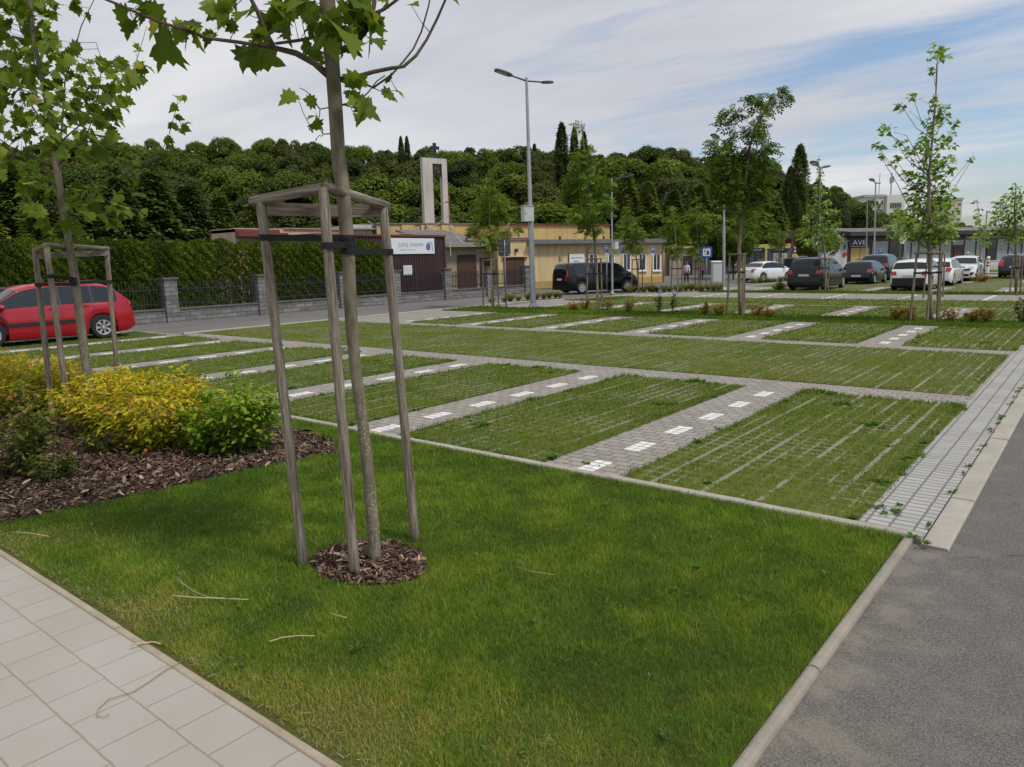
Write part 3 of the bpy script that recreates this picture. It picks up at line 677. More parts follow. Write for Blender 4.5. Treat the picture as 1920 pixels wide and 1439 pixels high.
def traced_tree(name, label, base, trunk, clusters, tmpl, lmat, lsize, spread=.5, branches=(), k=2.6, cat="tree", group=None, droop=.5, flat=.35, wmin=.004, barkm='bark', seed=0, explicit=None, extra_leaf=None, lscale=1.0):
    """a young tree: trunk through photo points on the upright plane at its foot, a twig and leaves for each clump, set at its own depth"""
    rnd_ = random.Random(seed); ng = np.random.default_rng(seed+11)
    base = np.array(base, float); pm = F/depth_of(base); org = np.array([base[0], base[1], 0.0])
    e = empty(name, org, 0, label, cat, group)
    TP = [PV(base, px, py) for px, py, w in trunk]; TP[0] = np.array([*TP[0][:2], -.03]); TR = [w/2 for _, _, w in trunk]
    tb = MB(); fine = [];fr = []
    for i in range(len(TP)-1):
        for s in (0, .5): fine.append(TP[i]*(1-s)+TP[i+1]*s); fr.append(TR[i]*(1-s)+TR[i+1]*s)
    fine.append(TP[-1]); fr.append(TR[-1])
    tb.tube([p-org for p in fine], fr, 12, True, 0, .06); tb.build("trunk", MT[barkm], e, True)
    br = MB(); LP, LN, LT, LS = [], [], [], []
    def leaf(p, outd, s):
        u = np.array([outd[0], outd[1], 0])+ng.normal(0, .6, 3); u[2] = -droop+ng.normal(0, .35)
        nrm = np.array([0, 0, 1.0])+ng.normal(0, flat+.25, 3)+np.array([outd[0], outd[1], 0])*.35
        LP.append(p-org); LT.append(u); LN.append(nrm); LS.append(s*lscale*math.exp(ng.normal(0, .22)))
    BP = [p for p in fine if p[2] > 1.2]
    for pts, r0, r1, o0, o1 in branches:
        P = [PV(base, px, py, o0+(o1-o0)*i/(len(pts)-1)) for i, (px, py) in enumerate(pts)]
        P[0] = min(BP, key=lambda q: np.linalg.norm(q-P[0])) if np.linalg.norm(min(BP, key=lambda q: np.linalg.norm(q-P[0]))-P[0]) < .3 else P[0]
        br.tube([p-org for p in P], [r0+(r1-r0)*i/(len(P)-1) for i in range(len(P))], 7, True, 0, .12)
        for i in range(len(P)-1): BP += [P[i]*(1-t_)+P[i+1]*t_ for t_ in (0, .33, .66)]
        BP.append(P[-1])
    for cl in clusters:
        px, py, r = cl[:3]; off = cl[3] if len(cl) > 3 else rnd_.gauss(0, spread*.5)
        c = PV(base, px, py, off); rm = r/pm
        # twig from the trunk up to the clump
        q = [p for p in fine if p[2] < c[2]-.25*abs(off)] or [fine[0]]
        tp = min(q, key=lambda p: abs((c[2]-p[2])-.9*np.linalg.norm((c-p)[:2]))+.15*np.linalg.norm(c-p))
        if tp[2] > .9 and np.linalg.norm(c-tp) < 3.2 and not (len(cl) > 4):
            m_ = (tp+c)/2+np.array([0, 0, -.12*np.linalg.norm(c-tp)]); br.tube([tp-org, m_-org, c-org], [max(wmin*2, .010*np.linalg.norm(c-tp)), wmin*1.5, wmin], 5, False, 0)
        n = max(6, int(k*(11.0 if tmpl is ASH else 3.8)*(r/(lsize*pm))**2+2)); out = c-np.array([TP[0][0], TP[0][1], c[2]]); out = out/(np.linalg.norm(out)+.05)
        for _ in range(n):
            v = ng.normal(0, 1, 3); v = v/np.linalg.norm(v)*ng.random()**.45; p = c+v*np.array([rm, rm, rm*.92]); leaf(p, out+v*.8, lsize)
            if ng.random() < .25: br.tube([c-org, p-org], [wmin, wmin*.6], 4, False, 0)
    for lf in (explicit or []):
        px, py, n, sp, sz = lf[:5]; off = lf[5] if len(lf) > 5 else rnd_.gauss(0, spread*.4)
        cc = PV(base, px, py, off); q = min(BP, key=lambda p: np.linalg.norm(p-cc)+.3*max(0, p[2]-cc[2]))
        if np.linalg.norm(q-cc) < .65: br.tube([q-org, (q+cc)/2-org+np.array([0,0,-.05*np.linalg.norm(q-cc)]), cc-org], [max(wmin, .006*np.linalg.norm(q-cc)), wmin*.8, wmin*.6], 4, False, 0)
        for _ in range(n):
            x, y = px+ng.normal(0, sp*.55), py+ng.normal(0, sp*.55); p = PV(base, x, y, off+ng.normal(0, .05)); o = p-TP[-1]; o[2] = 0; leaf(p, o/(np.linalg.norm(o)+.1), sz/pm)
            if n > 1: cpt = PV(base, px, py, off); br.tube([cpt-org, p-org], [wmin*.6, wmin*.4], 4, False, 0)
    if extra_leaf: extra_leaf(leaf, br, org, ng)
    if br.v: br.build("branches", MT['twig'], e, True)
    leaves("leaves", LP, LN, LT, LS, tmpl, lmat, e)
    return e

# the staked plane tree in front
def front_tree():
    base = G(705, 1058)
    cl = []
    tr = [(704,1058,.086),(700,1000,.082),(692,900,.074),(681,800,.072),(667,700,.072),(659,610,.076),(653,480,.082),(647,400,.084),(641,340,.084),(635,300,.084),(629,200,.082),(621,100,.085),(614,0,.09),(606,-120,.075),(600,-300,.06),(596,-520,.045)]
    br = [([(627,137),(590,119),(555,100),(515,90),(498,60),(482,20),(465,-12),(455,-60)], .021,.008,0,-.15),
          ([(516,88),(450,80),(390,72),(345,56),(300,42),(265,28),(230,12),(195,-2),(170,-20)], .011,.006,-.1,-.35),
          ([(623,68),(600,68),(560,76),(517,82)], .012,.008,0,-.1),
          ([(636,108),(660,88),(682,62),(696,38),(702,5),(705,-30)], .022,.012,0,.1),
          ([(696,36),(720,18),(750,-4),(780,-40)], .011,.007,.1,.2),
          ([(641,159),(675,142),(700,135),(735,128),(757,125),(780,105),(800,75),(820,35),(838,-6),(850,-60)], .014,.006,0,.25),
          ([(672,184),(700,165),(735,140),(757,115),(775,92),(790,60),(804,10),(810,-30)], .007,.0045,.05,.3),
          ([(640,212),(672,190),(690,174),(707,152),(722,142)], .006,.003,0,.1),
          ([(690,172),(715,172),(745,170)], .003,.002,.1,.1),
          ([(620,264),(606,252),(596,238),(582,238)], .004,.002,0,-.05),
          ([(612,215),(600,205),(590,190),(575,172),(562,165)], .004,.002,0,-.05),
          ([(645,205),(665,203),(690,208)], .004,.002,0,.0),
          ([(500,85),(492,103),(488,113)], .002,.0015,-.1,-.1)]
    ex = [(322,86,2,9,54),(345,52,3,14,50),(372,50,3,13,46),(395,62,2,8,40),(302,35,2,10,40),(440,50,2,8,36),(412,22,4,14,42),(425,5,3,14,40),
          (462,88,3,9,58),(477,100,1,2,46),(488,122,1,1,30),(507,45,4,12,42),(520,15,5,18,46),(540,60,3,12,38),(552,35,4,18,42),(580,10,4,16,44),
          (592,48,3,12,38),(604,20,3,14,40),(643,62,5,16,50),(655,28,5,18,48),(672,8,4,16,46),(690,58,2,8,34),(686,30,3,14,38),(700,72,1,3,30),(660,48,3,14,44),
          (646,88,3,10,36),(605,112,2,7,32),(580,86,2,8,30),(655,160,2,7,46),(668,192,3,9,44),(660,175,2,6,38),(556,178,1,2,38),(592,190,1,2,38),(598,222,2,5,42),(604,238,1,2,34),(600,255,1,2,18),(579,244,1,2,14),
          (692,216,1,1,46),(664,214,1,1,26),(716,174,1,2,40),(743,172,1,1,28),(733,150,1,2,30),(770,8,1,4,30),(628,155,1,1,26),
          (236,8,2,9,26),(252,38,3,7,30),(274,22,3,8,36),(268,4,2,7,30),(560,6,3,14,40),(500,70,2,10,34),(470,30,2,12,36),(636,30,3,10,40),(720,-10,3,20,40),(610,75,2,10,36)]
    def over(leaf, b, org, ng):            # the crown goes on above the picture
        for _ in range(24):
            a = ng.random()*6.283; z = ng.uniform(3.6, 6.6); rr = 1.25*(1-abs(z-4.8)/2.4)
            q0 = np.array([base[0], base[1], z-.5]); c = np.array([base[0]+rr*math.cos(a)*ng.uniform(.4,1), base[1]+rr*math.sin(a)*ng.uniform(.4,1), z])
            if proj(c)[1] > -70 and abs(proj(c)[0]-620) < 560: continue
            b.tube([q0-org, (q0+c)/2-org-np.array([0,0,.06]), c-org], [.01,.006,.004], 5, False)
            for _ in range(9): leaf(c+ng.normal(0, .16, 3), np.array([math.cos(a), math.sin(a)]), .17)
    e = traced_tree("plane_tree", "tall staked plane tree with a slim spotted trunk standing in the near lawn", base, tr, cl, PLANE, MT['plane'], .16, .4, br, explicit=ex, extra_leaf=over, lscale=.86, droop=.55, flat=.55, wmin=.003, seed=3)
    # support
    bL, bM, bR = G(570, 1060), G(665, 1080), G(779, 1012)
    tL, tM, tR = PV(bL, 489, 378, .03), PV(bM, 607, 352, 0), PV(bR, 718, 388, -.02)
    on = lambda b_, t_, y: b_+(t_-b_)*((b_[2]*0+(y-0))/1.0)
    def at_py(b_, t_, py):
        lo, hi = 0., 1.
        for _ in range(40):
            m_ = (lo+hi)/2
            if proj(b_+(t_-b_)*m_)[1] > py: lo = m_
            else: hi = m_
        return b_+(t_-b_)*lo
    def trk(py):
        P = [PV(base, px, py_) for px, py_, _ in tr]
        for i in range(len(P)-1):
            if tr[i+1][1] <= py <= tr[i][1]:
                s = (tr[i][1]-py)/(tr[i][1]-tr[i+1][1]); return P[i]*(1-s)+P[i+1]*s
    up = np.array([0,0,.012])
    dLM = norm(tM-tL); dMR = norm(tR-tM)
    support("large grey stake frame round the spotted plane tree in the near lawn", [(bL, tL), (bM, tM), (bR, tR)],
            [(tL-dLM*.075+up, tM+dLM*.0-up*.2+np.array([-.012,0,.0]), .031), (tM+np.array([.014,0,0]), tR+dMR*.055+up, .030)],
            [(at_py(bL,tL,446), .034, trk(447), .043, .036), (at_py(bM,tM,461), .034, trk(459), .045, .037), (at_py(bR,tR,472), .033, trk(472), .043, .033)], .0315,
            planks=[(tL+np.array([.02,.02,-.045]), tR+np.array([0,.02,-.03]), .075, .03)])
front_tree()

def left_tree():
    base = G(176, 792); tr = [(176,792,.115),(168,740,.11),(157,650,.105),(147,575,.1),(137,500,.095),(128,450,.088),(117,388,.085),(106,312,.085),(98,255,.065),(84,170,.06),(66,90,.055),(58,30,.05),(52,-60,.045),(48,-170,.03)]
    br = [([(106,312),(60,296),(28,281),(0,262),(-30,250)], .012,.005,0,-.2), ([(107,314),(130,290),(160,262),(176,215),(187,160),(191,115),(180,80)], .009,.003,0,-.5),
          ([(103,290),(114,262),(118,215),(122,150),(138,100),(152,50),(177,-2)], .012,.005,0,.3), ([(110,268),(150,235),(190,190),(206,168)], .010,.004,0,.4),
          ([(95,240),(60,200),(30,150),(10,100)], .012,.005,0,.4), ([(118,385),(150,372),(190,366),(215,350)], .01,.004,0,.2), ([(122,410),(165,395),(205,398),(240,392)], .009,.004,0,-.3),
          ([(200,170),(250,130),(262,95),(275,50)], .006,.003,.4,.6), ([(190,330),(250,312),(300,292),(318,250),(330,205),(334,182)], .007,.002,.1,.5), ([(70,110),(40,60),(30,20)], .015,.008,0,.2)]
    ex = []
    rr = random.Random(5)
    def fill(poly, n, sz=25):
        xs = [p[0] for p in poly]; ys = [p[1] for p in poly]; k = 0
        while k < n:
            x, y = rr.uniform(min(xs), max(xs)), rr.uniform(min(ys), max(ys))
            if inpoly(np.array([x]), np.array([y]), poly)[0]: ex.append((x, y, 2, 7, sz*rr.uniform(.8,1.25), rr.gauss(0, .55))); k += 1
    fill([(-30,-20),(100,-20),(103,25),(85,55),(100,75),(135,95),(150,110),(190,118),(200,150),(235,150),(240,185),(228,210),(235,235),(218,262),(200,250),(185,290),(150,300),(110,290),(60,280),(-30,290)], 275)
    fill([(0,280),(60,290),(90,320),(85,345),(30,340),(-30,320)], 12)
    fill([(40,345),(100,340),(145,345),(160,380),(150,430),(100,435),(50,420),(38,380)], 34)
    fill([(150,350),(210,340),(265,355),(272,395),(230,410),(190,425),(150,400)], 26)
    fill([(195,100),(240,115),(275,122),(262,150),(235,150),(200,140)], 16)
    for x, y, n, s in ((333,185,3,7),(345,182,1,4),(325,195,2,5),(328,222,3,6),(340,238,3,8),(318,240,2,6),(308,262,4,8),(300,280,2,7),(250,300,2,8),(305,295,1,4),(280,338,1,2),(238,332,2,6),(253,338,1,3),(130,12,2,6),(145,10,2,5),(158,25,1,3),(163,113,1,2),(255,80,2,6),(253,95,2,5)): ex.append((x, y, n, s, 22, .3))
    traced_tree("plane_tree", "leafy staked plane tree growing among the yellow shrubs by the red car", base, tr, [], PLANE, MT['plane'], .19, .8, br, explicit=ex, droop=.5, flat=.6, wmin=.003, seed=9, lscale=.76)
    bL, bM, bR = G(99, 790), G(132, 802), G(223, 748)
    def upto(b_, px, py): return PV(b_, px, py)
    tL, tM, tR = upto(bL, 66, 472), upto(bM, 87, 462), upto(bR, 200, 468)
    def on(b_, t_, f): return b_+(t_-b_)*f
    P = [PV(base, px, py) for px, py, _ in tr]; trk = lambda z: P[5]+(P[2]-P[5])*((z-P[5][2])/(P[2][2]-P[5][2]))
    up = np.array([0,0,.015]); d1 = norm(tM-tL); d2 = norm(tR-tM)
    support("grey stake frame round the leafy tree among the yellow shrubs", [(bL,tL),(bM,tM),(bR,tR)], [(tL-d1*.07+up, tM+d1*.02+up, .029), (tM-d2*.04+up, tR+d2*.07+up, .029)],
            [(on(bL,tL,.81), .036, trk(on(bL,tL,.81)[2]), .05, .042), (on(bM,tM,.84), .036, trk(on(bM,tM,.82)[2]), .05, .042), (on(bR,tR,.79), .034, trk(on(bR,tR,.8)[2]), .05, .042)], .034,
            planks=[(tL+np.array([.02,.02,-.05]), tR+np.array([0,.02,-.05]), .075, .03)])
left_tree()

def small_support(label, pxs, pytop, base, pair=True, r=.032, n4=False, mat='wood_brown', ystrap=.72):
    """posts at the given pixel feet, all up to the same height, joined by rails at the top"""
    B = [G(*p) for p in pxs]; pm = F/depth_of(base); H = PV(B[0], pxs[0][0], pytop)[2]
    c = sum(B)/len(B); T = [np.array([*(b_+(c-b_)*.14)[:2], H]) for b_ in B]
    n = len(B); rails = []
    for i in range(n if n > 2 else 1):
        a, e_ = T[i], T[(i+1) % n]; d = norm(e_-a); z = np.array([0,0,.02]); rails.append((a-d*.06+z, e_+d*.06+z, r*.85))
    cz = np.array([base[0], base[1], H*ystrap]); st = [(B[i]+(T[i]-B[i])*ystrap, r, cz, .045, .05) for i in range(n)]
    return support(label, list(zip(B, T)), rails, st, r, mat)

def lot_trees():
    L = "young "
    # tree, and its stakes
    def T(label, bp, tr, cl, tm, lm, ls, sup=None, **k):
        e = traced_tree("young_tree", label, G(*bp), tr, cl, tm, MT[lm], ls, group="young trees of the parking lot", wmin=.005, **k)
        if sup: small_support(sup[0], sup[1], sup[2], G(*bp), **(sup[3] if len(sup) > 3 else {}))
        return e
    T("tall open young plane tree with long bare whips, in front of the white crossover car", (1745,602),
      [(1745,602,.11),(1744,540,.1),(1743,470,.1),(1741,400,.085),(1742,330,.07),(1748,260,.05),(1754,190,.035),(1757,140,.02),(1758,100,.012)],
      [(1758,98,20),(1750,130,9),(1768,105,10),(1756,187,8),(1762,206,18),(1746,236,17),(1770,222,16),(1712,183,12),(1690,198,12),(1665,243,13),(1655,238,7),(1690,268,11),(1645,274,10),(1657,296,8),(1682,303,12),(1710,284,15),(1740,268,24),(1776,264,20),(1790,231,8),(1735,300,24),(1765,308,20),(1778,297,12),(1820,299,8),(1781,322,12),(1760,330,10),(1703,330,15),(1740,338,32),(1776,350,15),(1722,362,26),(1762,372,28),(1745,392,38),(1715,402,30),(1772,405,28),(1745,425,36),(1702,425,22),(1782,432,20),(1730,440,26),(1765,440,26),(1745,455,16),(1690,400,14)],
      PLANE6, 'planeyoung', .125, ("four brown stakes in front of the white crossover car", [(1706,604),(1738,606),(1757,602),(1760,598)], 477, {}),
      spread=.7, k=2.1, branches=[([(1742,340),(1725,300),(1700,255),(1675,248)],.012,.004,0,.3),([(1742,400),(1705,390),(1682,345),(1662,312),(1648,280)],.014,.004,0,-.3),([(1742,390),(1780,370),(1800,335),(1815,312),(1825,285)],.012,.003,0,.2),([(1750,250),(1735,235),(1705,208)],.008,.003,0,.2),([(1752,222),(1742,195),(1725,187)],.007,.003,0,-.2),([(1757,180),(1756,120)],.012,.008,0,0),([(1765,300),(1780,262),(1792,225)],.007,.003,0,.2)], seed=21)
    T("broad dark green young ash tree with a leaning crown beside the grey cabinet lamp post", (1388,592),
      [(1388,592,.12),(1386,520,.11),(1386,460,.11),(1392,400,.1),(1399,330,.08),(1407,270,.06),(1417,235,.045),(1440,200,.03),(1464,170,.015)],
      [(1465,172,13),(1474,180,8),(1452,188,15),(1435,203,13),(1412,190,13),(1400,184,9),(1420,182,8),(1425,215,12),(1352,228,11),(1363,210,9),(1388,214,13),(1376,226,10),(1422,236,16),(1405,248,12),(1380,250,13),(1345,277,20),(1372,272,16),(1415,258,17),(1440,276,16),(1428,290,14),(1362,292,22),(1400,292,26),(1340,305,12),(1365,320,28),(1402,328,34),(1436,312,16),(1450,306,10),(1420,350,26),(1370,352,28),(1350,345,16),(1398,378,26),(1425,378,18),(1375,385,20),(1395,408,18),(1385,425,10)],
      ASH, 'ash', .25, ("grey stakes with a plank rail under the dark ash tree crown", [(1363,592),(1392,595),(1395,590)], 479, {}), spread=.9, k=2.6, seed=22, droop=.7)
    T("young ash tree with a tall narrow crown in front of the black van", (1122,580),
      [(1122,580,.1),(1119,520,.095),(1115,450,.09),(1108,400,.07),(1100,330,.05),(1095,280,.035),(1090,225,.015)],
      [(1090,234,9),(1086,246,6),(1100,266,8),(1097,290,14),(1086,300,14),(1108,305,12),(1095,325,24),(1077,340,18),(1116,335,20),(1138,345,12),(1090,360,26),(1122,368,24),(1070,365,14),(1102,395,26),(1128,400,18),(1140,380,12),(1085,400,16),(1105,425,18),(1118,435,10)],
      ASH, 'fresh', .26, ("grey stakes round the ash tree in front of the black van", [(1100,582),(1120,583),(1129,579)], 487, {}), spread=.8, k=2.4, seed=23, droop=.7)
    T("young ash tree behind the grey back of a road sign", (925,577),
      [(925,577,.08),(923,520,.075),(921,470,.07),(918,420,.05),(918,370,.03),(919,318,.012)],
      [(919,322,7),(917,340,9),(916,362,18),(903,385,22),(930,380,20),(916,405,24),(942,404,12),(896,430,16),(884,438,9),(945,436,12),(920,440,20),(966,430,8),(905,452,10),(918,466,10),(930,455,9)],
      ASH, 'fresh', .24, ("thin grey stakes round the ash tree behind the road sign back", [(906,578),(923,580),(935,576)], 489, {}), spread=.6, k=2.3, seed=24, droop=.7)
    T("small young tree standing at the nose of the black van", (1198,548),
      [(1198,548,.09),(1195,500,.085),(1191,470,.08),(1185,430,.05),(1178,392,.015)],
      [(1177,395,9),(1182,412,13),(1172,428,14),(1190,432,18),(1200,442,12),(1165,440,11),(1185,452,18),(1195,466,12),(1182,470,9)],
      ASH, 'fresh', .24, ("thin brown stakes round the small tree at the van's nose", [(1184,549),(1197,550),(1205,548)], 488, {}), spread=.6, k=2.3, seed=25, droop=.7)
    T("young tree between the yellow building's corner and the walking person", (1272,548),
      [(1272,548,.09),(1271,500,.08),(1268,460,.07),(1264,420,.04),(1263,388,.015)],
      [(1263,392,8),(1262,412,13),(1255,432,14),(1272,430,15),(1262,448,16),(1280,450,12),(1270,466,13),(1258,468,9),(1266,480,8)],
      ASH, 'fresh', .24, ("thin stakes round the young tree just before the walking person", [(1258,548),(1270,550),(1279,546)], 487, {}), spread=.6, k=2.4, seed=26, droop=.7)
    T("young tree with a pointed top beside the blue car park sign", (1310,543),
      [(1310,543,.09),(1310,500,.08),(1309,460,.07),(1306,410,.04),(1305,370,.015)],
      [(1305,374,6),(1305,392,9),(1302,410,14),(1318,415,12),(1298,430,16),(1312,434,16),(1325,425,10),(1290,442,12),(1308,452,16),(1302,470,12),(1318,470,10),(1312,486,8)],
      ASH, 'fresh', .24, ("thin stakes round the pointed tree by the blue car park sign", [(1303,543),(1310,545),(1314,541)], 489, {}), spread=.6, k=2.4, seed=27, droop=.7)
    T("slender young tree with a long whip top beside the charcoal people carrier", (1550,547),
      [(1550,547,.1),(1548,500,.09),(1544,450,.08),(1540,400,.06),(1537,345,.035),(1535,292,.012)],
      [(1535,300,5),(1536,318,6),(1538,335,7),(1534,352,9),(1530,370,12),(1550,362,8),(1540,385,14),(1520,402,14),(1512,412,10),(1560,398,13),(1545,415,18),(1525,430,18),(1560,432,18),(1502,440,10),(1540,448,18),(1575,450,11),(1515,455,12),(1555,462,12),(1572,415,7),(1535,468,8),(1537,325,7),(1540,355,8),(1533,392,11),(1545,400,10),(1538,425,13),(1530,450,14),(1545,440,14),(1518,388,8),(1553,380,8)],
      PLANE6, 'planeyoung', .135, ("grey stakes behind the charcoal people carrier", [(1536,546),(1547,548),(1553,547)], 486, {}), spread=.7, k=1.9, seed=28)
    T("bushy young tree at the picture's edge by the dark blue estate car", (1905,552),
      [(1905,552,.11),(1905,480,.1),(1904,430,.09),(1902,390,.06),(1905,345,.02)],
      [(1908,350,8),(1895,368,12),(1870,382,11),(1912,372,14),(1885,390,15),(1905,398,20),(1868,400,10),(1880,412,18),(1905,425,24),(1878,432,16),(1895,448,16),(1918,445,16),(1862,420,9),(1925,400,20),(1935,380,18)],
      PLANE6, 'planeyoung', .135, ("brown stakes in front of the dark blue estate car", [(1893,553),(1906,555),(1913,550)], 482, {}), spread=.7, k=2.2, seed=29)
    far = [("small young tree beside the parked white saloon", (1425,525), [(1425,525,.09),(1422,480,.08),(1415,430,.04),(1413,405,.015)], [(1412,412,7),(1410,428,13),(1402,442,12),(1420,440,12),(1412,456,13),(1400,458,8)], 'fresh', [(1418,526),(1425,527),(1430,524)], 488),
           ("small round-headed tree in front of the grey shop's stripe", (1462,524), [(1462,524,.09),(1461,480,.08),(1457,440,.04),(1455,415,.015)], [(1455,420,7),(1452,434,12),(1462,442,12),(1447,446,10),(1457,456,13),(1466,460,8)], 'fresh', [(1455,525),(1462,526),(1468,523)], 486),
           ("thin young tree in front of the long pavilion's windows", (1838,525), [(1838,525,.08),(1838,470,.07),(1837,420,.04),(1832,372,.012)], [(1831,378,5),(1834,392,6),(1832,405,7),(1838,416,8),(1842,430,10),(1852,442,10),(1832,445,9),(1846,456,9)], 'planeyoung', [(1828,526),(1838,527),(1845,524)], 488),
           ("small spreading tree before the shop name over the brown doors", (1688,530), [(1688,530,.09),(1687,480,.08),(1686,440,.05),(1686,390,.015)], [(1687,392,8),(1678,405,10),(1696,405,10),(1684,420,14),(1672,428,10),(1698,430,12),(1686,444,13),(1670,445,8),(1660,424,6)], 'planeyoung', [(1678,531),(1688,532),(1696,529)], 485)]
    for lab, bp, tr, cl, lm, st, yt in far:
        T(lab, bp, tr, cl, PLANE6 if lm == 'planeyoung' else ASH, lm, .2, ("stakes round the "+lab, st, yt, {}), spread=.8, k=2.4, seed=len(lab))
    small_support("second set of thin stakes standing right behind the open plane tree", [(1731,560),(1757,561),(1768,557)], 478, G(1752,559))
lot_trees()

# ---------------------------------------------------------------- shrubs
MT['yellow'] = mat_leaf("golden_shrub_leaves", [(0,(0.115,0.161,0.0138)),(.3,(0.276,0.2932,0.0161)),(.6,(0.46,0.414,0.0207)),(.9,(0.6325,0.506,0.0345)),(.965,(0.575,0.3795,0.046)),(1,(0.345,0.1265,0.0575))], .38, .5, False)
MT['lime'] = mat_leaf("bright_green_shrub_leaves", [(0,(0.08775,0.162,0.0162)),(.5,(0.189,0.2903,0.0216)),(.9,(0.3172,0.405,0.0405)),(1,(0.432,0.432,0.054))], .38, .5, False)
MT['deep'] = mat_leaf("deep_green_shrub_leaves", [(0,(.045,.07,.014)),(.45,(.095,.125,.02)),(.8,(.19,.2,.028)),(.96,(.3,.24,.035)),(1,(.24,.09,.035))], .34, .5, False)
MT['orange'] = mat_leaf("orange_shrub_leaves", [(0,(.12,.1,.02)),(.4,(.26,.17,.03)),(.8,(.4,.2,.035)),(1,(.36,.12,.03))], .3, .5, False)
MT['purple'] = mat_leaf("purple_brown_leaves", [(0,(.04,.028,.02)),(.6,(.08,.05,.03)),(1,(.08,.1,.03))], .3, .5, False)
MT['tuft'] = mat_leaf("ornamental_grass_blades", [(0,(.09,.12,.03)),(.6,(.2,.2,.06)),(1,(.33,.29,.12))], .3, .6, False)
def shrub(label, c, rx, h, n, ls, m, group, name="shrub", stems=26, cat="shrub", reds=.0):
    ng = np.random.default_rng(int(abs(c[0]*1000+c[1]*77)) % 99991); e = empty(name, (c[0], c[1], 0), 0, label, cat, group)
    b = MB(); ends = []
    for i in range(stems):
        a = ng.random()*6.283; q = math.sqrt(ng.random())*rx; hh = h*(1-.34*(q/rx)**2)*ng.uniform(.66, 1.22)
        p = np.array([q*math.cos(a), q*math.sin(a), hh]); m_ = p*np.array([.55,.55,.5])+ng.normal(0, .02, 3); r0 = np.array([.15*p[0], .15*p[1], 0])
        b.tube([r0, m_, p], [.007*h**.5, .005, .0025], 5, False); ends.append((r0, m_, p))
    b.build("stems", MT['twig'], e, True)
    P, N, T, S, Cc = [], [], [], [], []
    for _ in range(n):
        r0, m_, p = ends[ng.integers(len(ends))]; s = ng.random()**.55
        q = (1-s)**2*r0+2*s*(1-s)*m_+s*s*p; w = rx*(.26-.12*s); q = q+ng.normal(0, w*(.6 if s > .85 else 1), 3)*np.array([1,1,.65])
        if q[2] < .03: q[2] = .03+abs(ng.normal(0, .03))
        d = q*np.array([1,1,.2]); d = d/(np.linalg.norm(d)+.1)+ng.normal(0, .5, 3)+np.array([0,0,.45])
        P.append(q); T.append(d); N.append(np.array([0,0,1])+ng.normal(0, .5, 3)+.4*d); S.append(ls*math.exp(np.clip(ng.normal(0, .25), -.5, .42)))
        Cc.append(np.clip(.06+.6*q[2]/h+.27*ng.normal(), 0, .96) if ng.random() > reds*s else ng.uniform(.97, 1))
    leaves("foliage", P, N, T, S, OVAL, MT[m], e, np.array(Cc)); return e
def bed_shrubs():
    g = "golden spiraea shrubs in the mulch bed"
    Y = [((290,838),.42,.72,"golden shrub nearest the mulch slope, next to the bright green shrub"),((212,806),.45,.72,"golden shrub between the middle stake and the tree trunk's foot"),
         ((372,812),.36,.62,"low golden shrub just behind the bright green shrub"),((128,776),.42,.7,"golden shrub round the foot of the left stakes of the leafy tree"),
         ((38,775),.5,.8,"golden shrub with red tips behind the deep green shrub"),((300,770),.4,.62,"golden shrub farthest back, behind the tree's right stake"),((-40,760),.5,.85,"golden shrub cut by the photo's left edge"),((60,735),.45,.6,"low golden shrub at the back of the bed near the white bay marks"),((205,762),.4,.6,"golden shrub at the back of the bed behind the tree trunk")]
    for (px, py), r, h, lab in Y:
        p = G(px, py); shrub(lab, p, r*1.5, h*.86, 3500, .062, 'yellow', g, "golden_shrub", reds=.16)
    shrub("bright green shrub at the lawn tip of the mulch bed", G(452,850), .48, .74, 2400, .066, 'lime', None, "green_shrub", 20)
    shrub("low bright green shrub leaning against the golden ones", G(385,850), 0.3, .5, 1200, .062, 'lime', None, "green_shrub", 14)
    shrub("deep green broad-leaved shrub at the path side of the mulch bed", G(15,898), .42, .84, 1300, .068, 'deep', None, "dark_shrub", 16, reds=.12)
    shrub("small sprawling deep green shrub low on the bark chips", G(95,905), .2, .3, 420, .05, 'deep', None, "dark_shrub", 8)
    shrub("seedling with a few broad leaves on the bark chips", G(178,850), .2, .22, 260, .045, 'deep', None, "seedling", 7)
bed_shrubs()
